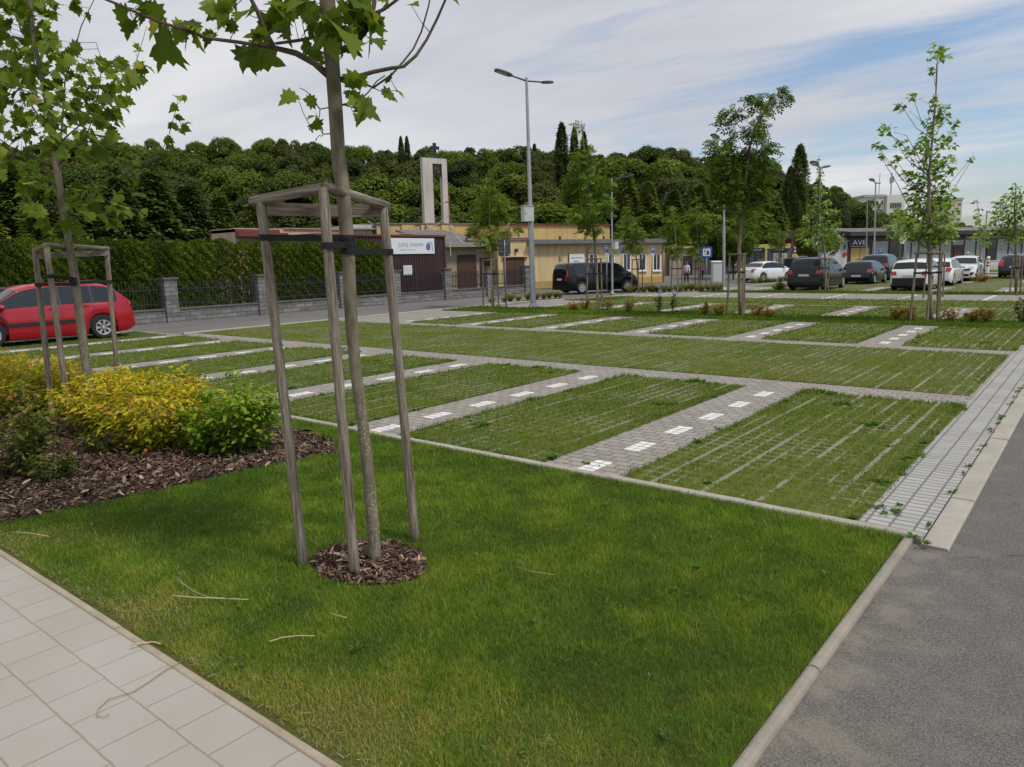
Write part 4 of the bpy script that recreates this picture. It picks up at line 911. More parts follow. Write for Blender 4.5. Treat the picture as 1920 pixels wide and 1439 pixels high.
def lot_shrubs():
    g = "small orange spiraeas in the planting strip"
    base = [((1075,583),"before the ash tree, nearest the tall lamp post"),((1097,582),"touching the left stake of the ash tree before the van"),((1140,582),"just right of the ash tree before the van"),((1180,585),"larger one at the end of a bay mark"),
            ((1322,591),"between the twiggy bushes and the dark ash"),((1350,592),"at the stakes of the dark ash tree"),((1418,594),"at the bay mark right of the dark ash"),((1440,596),"right of its pair beside the dark ash"),
            ((1680,602),"left of the open plane tree"),((1708,603),"at the left stake of the open plane tree"),((1785,604),"at the bay mark right of the open plane tree"),((1823,605),"in the middle of the row right of the open plane"),((1848,606),"at the end of the row right of the open plane")]
    for (px, py), w in base:
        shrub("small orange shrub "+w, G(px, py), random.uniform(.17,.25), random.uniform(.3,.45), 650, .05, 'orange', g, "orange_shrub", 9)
    for (px, py), w in (((1236,588),"before the lamp post and blue sign"),((1261,588),"right of its twin")):
        shrub("thin upright purple-brown bush "+w, G(px, py), .13, .62, 260, .06, 'purple', "twiggy purple bushes in the planting strip", "twiggy_bush", 5)
    shrub("low dark juniper-like bush left of the charcoal people carrier", G(1460,544), .42, .4, 800, .08, 'weed', None, "bush", 10)
    shrub("twiggy bush at the photo's right edge in the planting strip", G(1915,607), .2, .6, 500, .05, 'purple', None, "twiggy_bush", 8)
    shrub("orange bush under the nose of the white compact suv", G(1835,529), .45, .5, 700, .09, 'orange', None, "orange_shrub", 9)
    shrub("orange bush behind the navy hatchback", G(1668,526), .45, .7, 700, .09, 'orange', None, "orange_shrub", 9)
    pts = [(922,570),(947,568),(957,566),(972,565),(990,563),(1006,562),(1020,561),(1030,560),(1042,559),(1050,559)]+[(1183+8.5*i+random.uniform(-3,3), 550-.06*8*i*.55+random.uniform(-1.5,1.5)) for i in range(21)]+[(1412+13*i, 531-i*.5) for i in range(6)]
    proto = None
    for px, py in pts:
        p = G(px, py); s = random.uniform(.8, 1.25)
        if proto is None:
            n = 240; a = rng.random(n)*6.283; P = np.stack([.05*np.cos(a)*rng.random(n), .05*np.sin(a)*rng.random(n), np.zeros(n)], 1); lo = .25+.75*rng.random(n)
            T = np.stack([np.cos(a)*lo, np.sin(a)*lo, 1.4-.6*lo], 1); N = np.stack([-np.cos(a), -np.sin(a), lo], 1)
            proto = leaves("grass_tuft", P, N, T, rng.uniform(.28,.5,n), ([(0,-.012,0),(.55,-.014,0),(1,0,-.16),(.55,.014,0),(0,.012,0)], [(0,1,3,4),(1,2,3)]), MT['tuft']); o = proto
        else: o = proto.copy(); COL.objects.link(o)
        o.location = p; o.scale = (s, s, s); o.rotation_euler.z = random.random()*6
        tag(o, "pale ornamental grass tuft in the row along the kerb near the van", "grass tuft", "ornamental grass tufts along the kerb")
lot_shrubs()
# ---------------------------------------------------------------- cars
PROF = dict(
 hatch=[(0,.30),(.008,.48),(.02,.58),(.045,.66),(.10,.90),(.14,.955),(.25,.99),(.42,1.0),(.56,.965),(.62,.92),(.755,.66),(.8,.635),(.93,.53),(.975,.44),(.995,.34),(1,.24)],
 wagon=[(0,.30),(.005,.44),(.012,.55),(.03,.66),(.06,.76),(.10,.87),(.15,.95),(.2,.975),(.3,.995),(.45,1),(.56,.975),(.62,.93),(.765,.66),(.82,.63),(.93,.54),(.975,.45),(.995,.36),(1,.24)],
 mpv=[(0,.27),(.004,.45),(.012,.6),(.02,.66),(.05,.88),(.075,.955),(.15,.985),(.4,1),(.55,.98),(.64,.93),(.82,.64),(.93,.55),(.98,.42),(1,.24)],
 suv=[(0,.32),(.006,.5),(.015,.6),(.035,.68),(.075,.88),(.105,.95),(.2,.985),(.4,1),(.55,.975),(.61,.93),(.745,.68),(.8,.655),(.94,.57),(.985,.45),(1,.28)],
 van=[(0,.18),(.002,.3),(.005,.6),(.010,.8),(.024,.94),(.045,.985),(.2,1),(.6,1),(.67,.985),(.72,.95),(.855,.62),(.9,.57),(.965,.46),(.988,.34),(1,.18)],
 sedan=[(0,.33),(.01,.5),(.02,.62),(.05,.66),(.14,.69),(.17,.71),(.27,.92),(.33,.975),(.45,1),(.56,.965),(.61,.92),(.735,.68),(.8,.64),(.94,.53),(.985,.42),(1,.26)])
WIN = dict(  # side windows, rear window, windscreen as fractions of the length; belt height
 hatch=dict(side=[(.13,.25),(.265,.44),(.455,.74)], rear=(.05,.097), ws=(.628,.752), belt=.615, xr=.185, xf=.80),
 wagon=dict(side=[(.105,.235),(.25,.415),(.43,.76)], rear=(.035,.1), ws=(.63,.76), belt=.625, xr=.20, xf=.785),
 mpv=dict(side=[(.07,.2),(.215,.40),(.415,.80)], rear=(.022,.055), ws=(.65,.81), belt=.6, xr=.19, xf=.80),
 suv=dict(side=[(.11,.22),(.235,.41),(.425,.735)], rear=(.038,.082), ws=(.618,.742), belt=.64, xr=.19, xf=.79),
 van=dict(side=[(.05,.3),(.315,.52),(.545,.84)], rear=(.0055,.015), ws=(.728,.85), belt=.6, xr=.185, xf=.80),
 sedan=dict(side=[(.2,.295),(.31,.44),(.455,.725)], rear=(.176,.262), ws=(.616,.73), belt=.655, xr=.22, xf=.80))
def make_wheel(parent, x, y, r, w=.19, spokes=7, side=1, hub='rim'):
    e = D.objects.new("wheel", None); COL.objects.link(e); e.parent = parent; e.location = (x, y, r); e.empty_display_size = .1
    b = MB(); b.lathe([(r*.64,-w/2),(r*.9,-w/2),(r*.985,-w*.36),(r,-w*.15),(r,w*.15),(r*.985,w*.36),(r*.9,w/2),(r*.64,w/2),(r*.62,w*.2)], 28, 'y'); b.build("tyre", MT['tyre'], e, True, True, 40)
    b = MB(); yo = side*w*.36
    b.lathe([(r*.66, yo+side*.018),(r*.64, yo+side*.03),(r*.57, yo+side*.024),(r*.55, yo-side*.03)], 28, 'y', (0,0,0), 0)
    b.lathe([(0, yo+side*.03),(r*.14, yo+side*.028),(r*.16, yo)], 14, 'y', (0,0,0), 0)
    for k in range(spokes):
        a = 2*math.pi*k/spokes
        for da in (-.1, .1):
            c = np.array([math.cos(a+da)*r*.37, yo+side*.008, math.sin(a+da)*r*.37]); d = np.array([math.cos(a+da*1.2), 0, math.sin(a+da*1.2)])
            b.obox(c, d*r*.235, np.array([0, .012, 0]), np.cross(d, [0,1,0])*r*.048)
    b.lathe([(0, yo-side*.04),(r*.56, yo-side*.04)], 24, 'y', (0,0,0), 1)
    b.build("rim", [MT[hub], MT['black']], e, True, True, 40)
def make_car(name, label, typ, L, W, H, loc, heading, paint, cat="car", rw=.31, black_low=False, rails=False, spokes=7, group=None, tail=(.5,.645), rear_glass='carglass', plate=True, front=False, moulding=False, fin=True, sidevis=None):
    """body lofted from cross-sections; local x runs from the rear bumper to the nose"""
    e = empty(name, loc, heading, label, cat, group); P_ = PROF[typ]; Wn = WIN[typ]; M_ = MT[paint]
    xs_, zs_ = np.array([p[0] for p in P_])*L, np.array([p[1] for p in P_])*H
    def top(x):
        return float(np.interp(x, xs_, zs_))
    belt = lambda x: H*(Wn['belt']-.035*(x/L))
    xr, xf = Wn['xr']*L, Wn['xf']*L; sill = .17+.03*(H-1.4); RA = rw*1.16
    def plan(x):
        q = x/L
        if q < .1: return .86+.14*(1-(1-q/.1)**2.4)
        if q > .80: return 1-.27*((q-.80)/.2)**2.3
        return 1.0
    def section(x):
        zt = top(x); zb = min(belt(x), zt-.022); g = zt-zb; w = W/2*plan(x); zl = sill+.05*max(0, (x/L-.9)/.1)+.12*max(0, (.06-x/L)/.06)
        for xw in (xr, xf):
            dx = abs(x-xw)
            if dx < RA: zl = max(zl, rw+math.sqrt(RA*RA-dx*dx)*.98-.01)
        zl = min(zl, zb-.06); tu = min(.36*g, .24); h = zb-zl
        return [(.925*w,zl),(.985*w,zl+.16*h),(w,zl+.5*h),(.992*w,zl+.84*h),(.955*w,zb),(.955*w-tu*.86,zb+.86*g),(.955*w-tu-.045*min(1,g*4),zt-.05*g),(.5*w,zt-.003),(0,zt+.012)]
    def S(x, s):
        sec = section(x); i = min(int(s), 7); f = s-i; a, b_ = sec[i], sec[i+1]; return a[0]+(b_[0]-a[0])*f, a[1]+(b_[1]-a[1])*f
    X = set(np.linspace(0, L, 34)); X |= set(float(v) for v in xs_)
    for xw in (xr, xf): X |= set(xw+RA*np.sin(np.linspace(-1.57, 1.57, 13)))|{xw-RA-.004, xw+RA+.004}
    X = sorted(v for v in X if 0 <= v <= L); X = [v for i, v in enumerate(X) if i == 0 or v-X[i-1] > .003]
    b = MB(); rows = []
    for x in X:
        sec = section(x); rows.append([(x, -y, z) for y, z in sec]+[(x, y, z) for y, z in sec[-2::-1]])
    b.grid(rows)
    for r_, sg in ((rows[0], 1), (rows[-1], -1)): b.poly(r_ if sg > 0 else r_[::-1])
    b.build("body", M_, e, True, True, 38)
    def patch(bm_, x0, x1, s0, s1, nx=10, ns=4, off=.007, both=True, mi=0, gmin=0.0):
        for sg in ((-1, 1) if both is True else (both,)):
            rr = []
            for x in np.linspace(x0*L, x1*L, nx):
                if gmin and top(x)-min(belt(x), top(x)-.022) < gmin: continue
                row = []
                for s in np.linspace(s0, s1, ns):
                    y, z = S(x, s); y2, z2 = S(x, min(s+.05, 8)); y1, z1 = S(x, max(s-.05, 0)); ny, nz = (z2-z1), -(y2-y1); l = math.hypot(ny, nz)+1e-9
                    dxz = (top(x+.01)-top(x-.01))/.02 if s > 4.6 else 0; nx_ = -dxz; k = 1/math.sqrt(1+nx_*nx_)
                    row.append((x+off*nx_*k, sg*(y+off*ny/l*k), z+off*nz/l*k))
                rr.append(row)
            if len(rr) > 1: bm_.grid(rr, mi)
    for (x0, x1) in Wn['side']:
        for sg in (-1, 1):
            b = MB(); patch(b, x0, x1, 4.1, 4.97, 16, 4, .007, sg, 0, .06); b.build("side_window", MT['carglass'], e, True)
    if paint not in ('carwhite',) or True:
        for sg in (-1, 1): b = MB(); patch(b, Wn['side'][0][0]-.004, Wn['side'][2][1]+.004, 4.07, 4.985, 26, 4, .003, sg, 0, .05); b.build("window_surround", MT['black'], e, True)
    b = MB(); patch(b, Wn['ws'][0], Wn['ws'][1], 5.6, 8, 8, 8, .006); b.build("windscreen", MT['carglass'], e, True)
    b = MB(); patch(b, Wn['rear'][0], Wn['rear'][1], 5.75, 8, 8, 8, .006); b.build("rear_window", MT[rear_glass], e, True)
    xa = float(np.interp(tail[0]*H, zs_[:6], xs_[:6]))/L; xb = float(np.interp(tail[1]*H, zs_[:6], xs_[:6]))/L
    for sg in (-1, 1):
        b = MB(); patch(b, xa, xb, 5.0, 6.55, 5, 8, .012, sg); patch(b, xa, xb+.012, 3.5, 5.0, 5, 5, .009, sg); b.build("tail_lamp", MT['redlamp'], e, True)
        b = MB(); patch(b, .925, .978, 3.9, 6.9, 6, 8, .01, sg); b.build("headlight", MT['headlamp'], e, True)
        b = MB(); yy = sg*(W/2+.075); c = ((Wn['ws'][1]-.035)*L, yy, belt(.7*L)+.06)
        b.lathe([(.001,-.1),(.055,-.09),(.08,-.05),(.085,0),(.078,.05),(.05,.09),(.001,.1)], 10, 'y', (0,0,0)); b.v = [(c[0]+x*.75, c[1]+y, c[2]+z*.95) for x, y, z in b.v]
        b.build("mirror", M_ if not black_low else M_, e, True)
    b = MB()
    for xg in (Wn['side'][0][1]+.008, Wn['side'][1][1]+.008, Wn['side'][2][1]-.02): patch(b, xg-.0012, xg+.0012, .4, 4.05, 2, 8, .004)
    b.build("door_gap", MT['ink'], e)
    for xg in (Wn['side'][0][1]+.03, Wn['side'][1][1]+.035):
        for sg in (-1, 1):
            y, z = S(xg*L+.06, 3.6); b = MB(); b.box(xg*L, xg*L+.17, sg*y-.012*(sg < 0), sg*y+.012+.012*(sg > 0), z-.014, z+.014); b.build("handle", M_, e)
    b = MB(); b.box(.09*L, .94*L, -W/2+.24, W/2-.24, sill-.03, .52*H); b.box(xr-RA, xr+RA, -W/2+.06, W/2-.06, rw*1.0, rw+RA*.93)
    b.box(xf-RA, xf+RA, -W/2+.06, W/2-.06, rw*1.0, rw+RA*.93); b.build("underbody", MT['black'], e)
    if black_low:
        b = MB(); patch(b, 0.004, .996, 0.0, .9, 60, 3, .006); b.box(-.012, .02, -W*.41, W*.41, sill+.08, .42*H); b.build("lower_trim", MT['black'], e)
    if moulding:
        for sg in (-1, 1): b = MB(); patch(b, .335, .735, 1.78, 2.12, 12, 3, .014, sg); b.build("side_moulding", MT['black'], e, True)
    if plate:
        b = MB(); xz = .36*H if typ in ('hatch', 'sedan') else .47*H; xx = float(np.interp(xz, zs_[:4], xs_[:4])); b.box(xx-.03, xx-.01, -.26, .26, xz-.055, xz+.055); b.build("number_plate", MT['plate'], e)
    if rails:
        for sg in (-1, 1):
            b = MB(); xx = np.linspace(.14*L, .56*L, 8); b.tube([(x, sg*(S(x, 6)[0]-.01), top(x)+(.055 if 0 < i < 7 else 0)) for i, x in enumerate(xx)], .016, 6); b.build("roof_rail", MT['chrome'], e, True)
    if front:
        b = MB(); b.box(L-.05, L+.012, -.33*W, .33*W, .43*H, .5*H); b.box(L-.05, L+.014, -.3*W, .3*W, .2*H, .3*H); b.build("grille", MT['black'], e)
        for sg in (-1, 1):
            b = MB(); b.prism([(L-.12, sg*.36*W, .2*H), (L-.15, sg*.46*W, .36*H), (L-.08, sg*.33*W, .36*H)], (.14, 0, 0)); b.build("air_intake", MT['black'], e)
        b = MB(); b.box(L+.005, L+.022, -.26, .26, .33*H, .39*H); b.build("number_plate", MT['plate'], e)
    for xw in (xr, xf):
        for sg in (-1, 1): make_wheel(e, xw, sg*(W/2-.115), rw, .2, spokes, sg)
    return e
def toward(dx, dy): return math.atan2(dy, dx)
def cars():
    up = toward(0, 1); dn = toward(0, -1)
    make_car("estate_car", "red estate car parked beside the hedge at the end of the bays", "wagon", 4.62, 1.72, 1.6, (-22.8, 9.9, 0), dn, 'red', rw=.33, moulding=True)
    make_car("hatchback_car", "dark car mostly hidden behind the red estate car", "hatch", 4.2, 1.75, 1.5, (-25.7, 9.1, 0), dn, 'cargrey')
    vd = np.array([.425, .905]); vd /= np.linalg.norm(vd); vR = G(1075, 552); 
    vn = np.array([-vd[1], vd[0]]); st = vR[:2]-vd*(.185*4.85)+vn*.9
    make_car("van", "black panel van parked across the road before the yellow building", "van", 4.85, 1.9, 1.68, (st[0]+vd[0]*.55, st[1]+vd[1]*.55, 0), toward(*vd), 'carblack', "van", rw=.335, tail=(.42,.6), spokes=8)
    g = G(1040, 545); make_car("hatchback_car", "dark red hatchback peeping out behind the black van's tail", "hatch", 4.0, 1.7, 1.48, (g[0]-.55, g[1]+1.4, 0), toward(*vd), 'darkred')
    make_car("people_carrier", "charcoal people carrier with bright roof rails, tail to the lane", "mpv", 4.75, 1.86, 1.68, (-12.15, 38.75, 0), up, 'cargrey', rw=.335, rails=True, tail=(.5,.62))
    make_car("hatchback_car", "navy blue hatchback parked past the charcoal people carrier", "hatch", 4.25, 1.76, 1.38, (-11.7, 46.9, 0), up, 'navy', spokes=9)
    make_car("suv", "blue-black suv standing behind the navy hatchback", "suv", 4.6, 1.87, 1.72, (-12.15, 52.8, 0), up, 'blueblack', rw=.35)
    make_car("crossover_car", "white crossover with black lower body, tail to the lane", "suv", 4.2, 1.72, 1.5, (-7.4, 38.95, 0), up, 'carwhite', rw=.34, black_low=True, tail=(.5,.62))
    make_car("hatchback_car", "white estate hatchback with wide red tail lamp behind the crossover", "wagon", 4.5, 1.78, 1.46, (-7.35, 44.7, 0), up, 'carwhite', spokes=9, tail=(.52,.66))
    make_car("suv", "white compact suv with its black-trimmed nose facing the camera", "suv", 4.2, 1.74, 1.5, (-7.1, 55.6, 0), dn, 'carwhite', rw=.34, front=True)
    make_car("estate_car", "dark blue estate car with tall red tail lamps at the picture's edge", "wagon", 4.6, 1.8, 1.52, (-4.85, 57.0, 0), up, 'blueblack', tail=(.5,.78))
    wd = np.array([math.sin(R(20)), math.cos(R(20))]); g = G(1395, 530)
    make_car("saloon_car", "white saloon parked by the grey shops beyond the lamp post", "sedan", 4.4, 1.72, 1.42, (g[0], g[1], 0), toward(*wd), 'carwhite', tail=(.48,.64))
cars()
# ---------------------------------------------------------------- writing
def text(name, s, size, m, parent, loc, rz=0.0, align='CENTER', extr=.003, sx=1.0):
    c = D.curves.new(name, 'FONT'); c.body = s; c.size = size; c.align_x = align; c.align_y = 'CENTER'; c.extrude = extr
    o = D.objects.new(name, c); COL.objects.link(o); dg = bpy.context.evaluated_depsgraph_get(); dg.update()
    me = D.meshes.new_from_object(o.evaluated_get(dg)); D.objects.remove(o); me.materials.clear(); me.materials.append(MT[m])
    o = D.objects.new(name, me); COL.objects.link(o); o.parent = parent; o.matrix_local = Matrix.Translation(Vector(loc)) @ Matrix.Rotation(rz, 4, 'Z') @ Matrix.Rotation(math.pi/2, 4, 'X') @ Matrix.Diagonal((sx, 1, 1, 1))
    return o
class Face:
    """upright plane from A to B (left to right as seen), mapping photo pixels to distance along it and height"""
    def __init__(s, A, B):
        s.A = np.array([A[0], A[1], 0.0]); d = np.array([B[0]-A[0], B[1]-A[1], 0.0]); s.L = np.linalg.norm(d); s.u = d/s.L; s.n = np.array([s.u[1], -s.u[0], 0]); s.rz = math.atan2(s.u[1], s.u[0])
    def sz(s, px, py, back=0.0):
        d = ray(px, py); t = ((s.A-s.n*back-CAM)@s.n)/(d@s.n); p = CAM+t*d-(s.A-s.n*back); return float(p@s.u), float(p[2])
    def rect(s, x0, y0, x1, y1, back=0.0):
        a, b = s.sz(x0, (y0+y1)/2, back)[0], s.sz(x1, (y0+y1)/2, back)[0]; xm = (x0+x1)/2
        return a, b, s.sz(xm, y1, back)[1], s.sz(xm, y0, back)[1]
    def empty(s, name, label, cat, group=None): return empty(name, s.A, s.rz, label, cat, group)
def part(name, m, parent, boxes):
    b = MB()
    for x in boxes: b.box(*x)
    return b.build(name, m if isinstance(m, (list, tuple)) else MT[m], parent)
def window(parent, a, b, z0, z1, y, fw=.06, fm='white', gm='glass', mull=1, sill=True):
    f = part("window", fm, parent, [(a,a+fw,y-.03,y+.02,z0,z1),(b-fw,b,y-.03,y+.02,z0,z1),(a+fw,b-fw,y-.03,y+.02,z1-fw,z1),(a+fw,b-fw,y-.03,y+.02,z0,z0+fw)]+
             [(a+(b-a)*k/(mull+1)-fw*.35, a+(b-a)*k/(mull+1)+fw*.35, y-.025, y+.02, z0+fw, z1-fw) for k in range(1, mull+1)])
    part("pane", gm, f, [(a+fw*.5, b-fw*.5, y-.008, y+.01, z0+fw*.5, z1-fw*.5)])
    if sill: part("sill", fm, f, [(a-.06, b+.06, y-.12, y+.0, z0-.06, z0-.004)])
    return f

# ---------------------------------------------------------------- lamp posts
def lamp(label, bp, tp, heads, r0=.075, r1=.045, box=None, coil=False, group="street lamps of the car park", single=None, name="street_lamp"):
    B = G(*bp); e = empty(name, B, 0, label, "street lamp", group); T = PV(B, *tp); H = T[2]; lean = (T-B)/H
    b = MB(); st = [0, .25, .26, H*.42, H*.43, H]; rr = [r0, r0, r0*.97, r0*.9, r0*.72, r1]
    b.tube([lean*z for z in st], rr, 16); b.build("pole", MT['steel'], e, True, True, 40)
    part("base_plate", 'steel', e, [(-.2,.2,-.2,.2,0,.035)]); 
    b = MB(); b.lathe([(r0*1.9,.035),(r0*1.7,.07),(r0*1.02,.2)], 14); b.build("foot_collar", MT['steel'], e, True, True, 40)
    top = lean*(H-.12)
    for hp in heads:
        P = G(hp[0], hp[1], H+hp[2]) if len(hp) < 4 else PV(B, hp[0], hp[1], hp[3]); v = P-B-top; l = np.linalg.norm(v[:2])
        if l > 1.7: v = v*(1.7/l)
        d = norm(v); side = norm(np.cross(d, [0,0,1])); up = np.cross(side, d)
        b = MB(); b.tube([top, top+d*(np.linalg.norm(v)-.25)], .03, 8); b.build("arm", MT['lamphead'], e, True)
        c = top+v; h = MB(); Lh, Wh = .36, .17
        pts = [(-Lh,-.05),(-Lh*.7,-Wh*.8),(-.1,-Wh),(Lh*.75,-Wh*.85),(Lh,-Wh*.4),(Lh,Wh*.4),(Lh*.75,Wh*.85),(-.1,Wh),(-Lh*.7,Wh*.8),(-Lh,.05)]
        h.prism([c+d*x+side*y-up*.03 for x, y in pts], up*.07); hd = h.build("lamp_head", MT['lamphead'], e)
        h = MB(); h.prism([c+d*x*.62+side*y*.7-up*.036+d*.05 for x, y in pts], up*.004); h.build("lens", MT['lens'], hd)
    if box:
        c = PV(B, (box[0]+box[2])/2, (box[1]+box[3])/2, -.22)-B; pm = F/depth_of(B); w, h = (box[2]-box[0])/pm*.8, (box[3]-box[1])/pm
        o = part("switch_box", 'boxgrey', e, [(-w/2,w/2,-.15,.15,-h/2,h/2),(-w/2-.015,w/2+.015,-.17,.17,h/2,h/2+.02)]); o.location = c; o.rotation_euler.z = YAW+R(25)
        k = part("lock", 'black', o, [(-w/2+.04,-w/2+.07,-.16,-.15,-.03,.03)])
    if coil:
        b = MB(); c = lean*coil[0]; b.tube([c+np.array(RGT)*(-.17+.17*math.cos(a))+np.array([0,0,.26*math.sin(a)]) for a in np.linspace(.4, 5.9, 16)], .014, 6); b.build("cable_loop", MT['lamphead'], e, True)
    return e
lamp("tall double-headed grey lamp post with a pale switch box halfway up", (1000,578), (987,146), [(944,137,.1),(1026,155,.1)], .115, .05, (977,388,1001,415), (5.95,))
lamp("single-armed lamp post with a small box, standing behind the black van", (1148,552), (1147,334), [(1176,331,0,.0)], .06, .04, (1149,454,1158,467))
lamp("lamp post running up through the dark ash tree's crown", (1357,545), (1358,262), [(1341,256,.05)], .085, .045, None)
lamp("lamp post hidden behind the slender young tree, with two heads", (1537,545), (1538,312), [(1527,307,.05),(1549,313,.05)], .07, .04)
lamp("distant double-headed lamp post over the blue-black suv", (1638,520), (1642,341), [(1635,338,.05),(1649,344,.05)], .07, .045)
lamp("thin distant pole beside the double-headed lamp, without a head", (1624,515), (1626,378), [], .05, .035)
def camera_pole(label, bp, tp, cy):
    B = G(*bp); e = empty("camera_pole", B, 0, label, "pole", "camera poles before the pavilion"); T = PV(B, *tp)-B
    b = MB(); b.tube([(0,0,0), T], [.06,.045], 10); b.build("pole", MT['steel'], e, True)
    c = PV(B, bp[0]-4, cy)-B
    b = MB(); b.box(c[0]-.3, c[0]+.35, c[1]-.1, c[1]+.1, c[2]-.12, c[2]+.3); b.box(c[0]-.1, c[0]+.15, c[1]-.3, c[1]+.1, c[2]-.35, c[2]-.1); b.build("camera", MT['white'], e)
camera_pole("pole with white cameras before the pavilion, left of the open plane tree", (1696,512), (1697,430), 450)
camera_pole("pole with white cameras beside the slender young tree", (1534,520), (1535,415), 452)
b_ = G(1842,505); e = empty("pole", b_, 0, "bare slim pole before the pavilion's dark window panes", "pole"); part("pole", 'steel', e, [(-.05,.05,-.05,.05,0,5.4)]); part("foot", 'steel', e, [(-.12,.12,-.12,.12,0,.04)])

# ---------------------------------------------------------------- signs
def sign_post(label, bp, rect, kind, plate=None, dep_z=0, name="road_sign", cat="sign", group=None):
    B = G(*bp); e = empty(name, B, YAW, label, cat, group); pm = F/depth_of(B)
    x0, y0, x1, y1 = rect; zt = PV(B, bp[0], y0)[2]; zb = PV(B, bp[0], y1)[2]; xa = (x0-bp[0])/pm; xb = (x1-bp[0])/pm; w, h = xb-xa, zt-zb; xc = (xa+xb)/2; zc = (zt+zb)/2
    b = MB(); b.tube([(0,.04,0),(0,.04,zt-.03)], .03, 10); b.build("post", MT['steel'], e, True)
    def board(nm, w, h, zc, m, y=0, r=.12):
        q = min(w, h)*r; pts = []
        for cx, cz, a0 in ((xc+w/2-q, zc+h/2-q, 0), (xc-w/2+q, zc+h/2-q, 90), (xc-w/2+q, zc-h/2+q, 180), (xc+w/2-q, zc-h/2+q, 270)):
            for a in (0, 45, 90): pts.append((cx+q*math.cos(R(a0+a)), y, cz+q*math.sin(R(a0+a))))
        b = MB(); b.prism(pts, (0, .012, 0)); return b.build(nm, MT[m], e)
    if kind == 'P':
        board("panel", w, h, zc, 'signwhite'); board("panel_face", w*.92, h*.92, zc, 'signblue', -.006); text("letter", "P", h*.78, 'signwhite', e, (xc, -.012, zc))
    elif kind == 'back':
        board("panel", w, h, zc, 'signback', .07); part("bracket", 'steel', e, [(xc-w*.35, xc+w*.35, .05, .065, zc+h*.2, zc+h*.23), (xc-w*.35, xc+w*.35, .05, .065, zc-h*.23, zc-h*.2)]); part("sticker", 'signwhite', e, [(xc+w*.33, xc+w*.45, .064, .069, zc-h*.45, zc-h*.36)])
    elif kind == 'meter':
        board("panel", w, h, zc, 'signblue'); board("panel_field", w*.66, h*.66, zc, 'signwhite', -.006, .08)
        part("pictogram", 'ink', e, [(xc+.02*w, xc+.22*w, -.012, -.006, zc-.22*h, zc+.1*h), (xc-.17*w, xc-.11*w, -.012, -.006, zc+.05*h, zc+.24*h), (xc-.2*w, xc-.08*w, -.012, -.006, zc+.1*h, zc+.16*h)])
        part("pictogram", 'inkpale', e, [(xc-.2*w, xc-.17*w, -.012, -.006, zc-.24*h, zc+.08*h), (xc-.08*w, xc-.05*w, -.012, -.006, zc-.24*h, zc+.08*h), (xc+.02*w, xc+.22*w, -.012, -.006, zc+.12*h, zc+.24*h)])
    if plate:
        board("plate", w*.86, plate*h, zc-h/2-plate*h/2-.02, 'signwhite'); zz = zc-h/2-plate*h/2-.02
        part("plate_symbol", 'ink', e, [(xc-.06*w, xc+.06*w, -.006, 0, zz-.1*h, zz+.05*h), (xc-.14*w, xc+.14*w, -.006, 0, zz-.13*h, zz-.1*h)])
    return e
sign_post("grey back of a square road sign on a post by the tall lamp post", (949,577), (937,449,960,481), 'back')
G3 = "blue parking signs before the yellow building"
sign_post("blue P sign nearest the single-armed lamp post, over the van's roof", (1138,550), (1134,461,1141,474), 'P', .55, group=G3)
sign_post("blue P sign just left of the small tree at the van's nose", (1166,545), (1163,462,1170,475), 'P', .55, group=G3)
sign_post("blue P sign before the yellow building's last window", (1222,533), (1220,463,1227,475), 'P', .5, group=G3)
sign_post("square blue sign with a white field and parking machine picture", (1324,543), (1313,463,1334,484), 'meter')
sign_post("square blue P sign above the dark suv by the pavilion", (1648,520), (1643,467,1653,477), 'P')

def cabinet():
    B = G(1343,531); e = empty("utility_cabinet", B, YAW, "grey utility cabinet with a pale sloping lid beside the ash tree lamp post", "cabinet"); pm = F/depth_of(B); w = 17/pm; h = 41/pm
    part("housing", 'boxgrey', e, [(-w/2,w/2,-.25,.25,.0,h*.93)]); b = MB(); b.prism([(-w/2-.04,-.3,h*.935),(-w/2-.04,.3,h*.935),(-w/2-.04,.3,h),(-w/2-.04,-.3,h*.96)], (w+.08,0,0)); b.build("lid", MT['signwhite'], e)
    part("door", 'boxgrey', e, [(-w/2+.05,w/2-.05,-.262,-.25,.12,h*.88)]); part("plinth", 'kerb', e, [(-w/2-.03,w/2+.03,-.28,.28,0,.1)])
cabinet()
def bollard():
    B = G(1851,512); e = empty("bollard", B, 0, "red and white marker post with a pale round top beside the white compact suv", "bollard")
    b = MB(); b.lathe([(.12,0),(.12,.35),(.1,.36),(.1,1.0)], 12); b.build("post", MT['signwhite'], e, True, True, 40)
    b = MB(); b.lathe([(.106,.5),(.106,.62)], 12); b.lathe([(.106,.74),(.106,.86)], 12); b.build("red_band", MT['redlamp'], e, True)
    b = MB(); b.lathe([(.001,1.32),(.1,1.28),(.14,1.15),(.1,1.02),(.02,1.0)], 12); b.build("round_top", MT['signwhite'], e, True)
bollard()

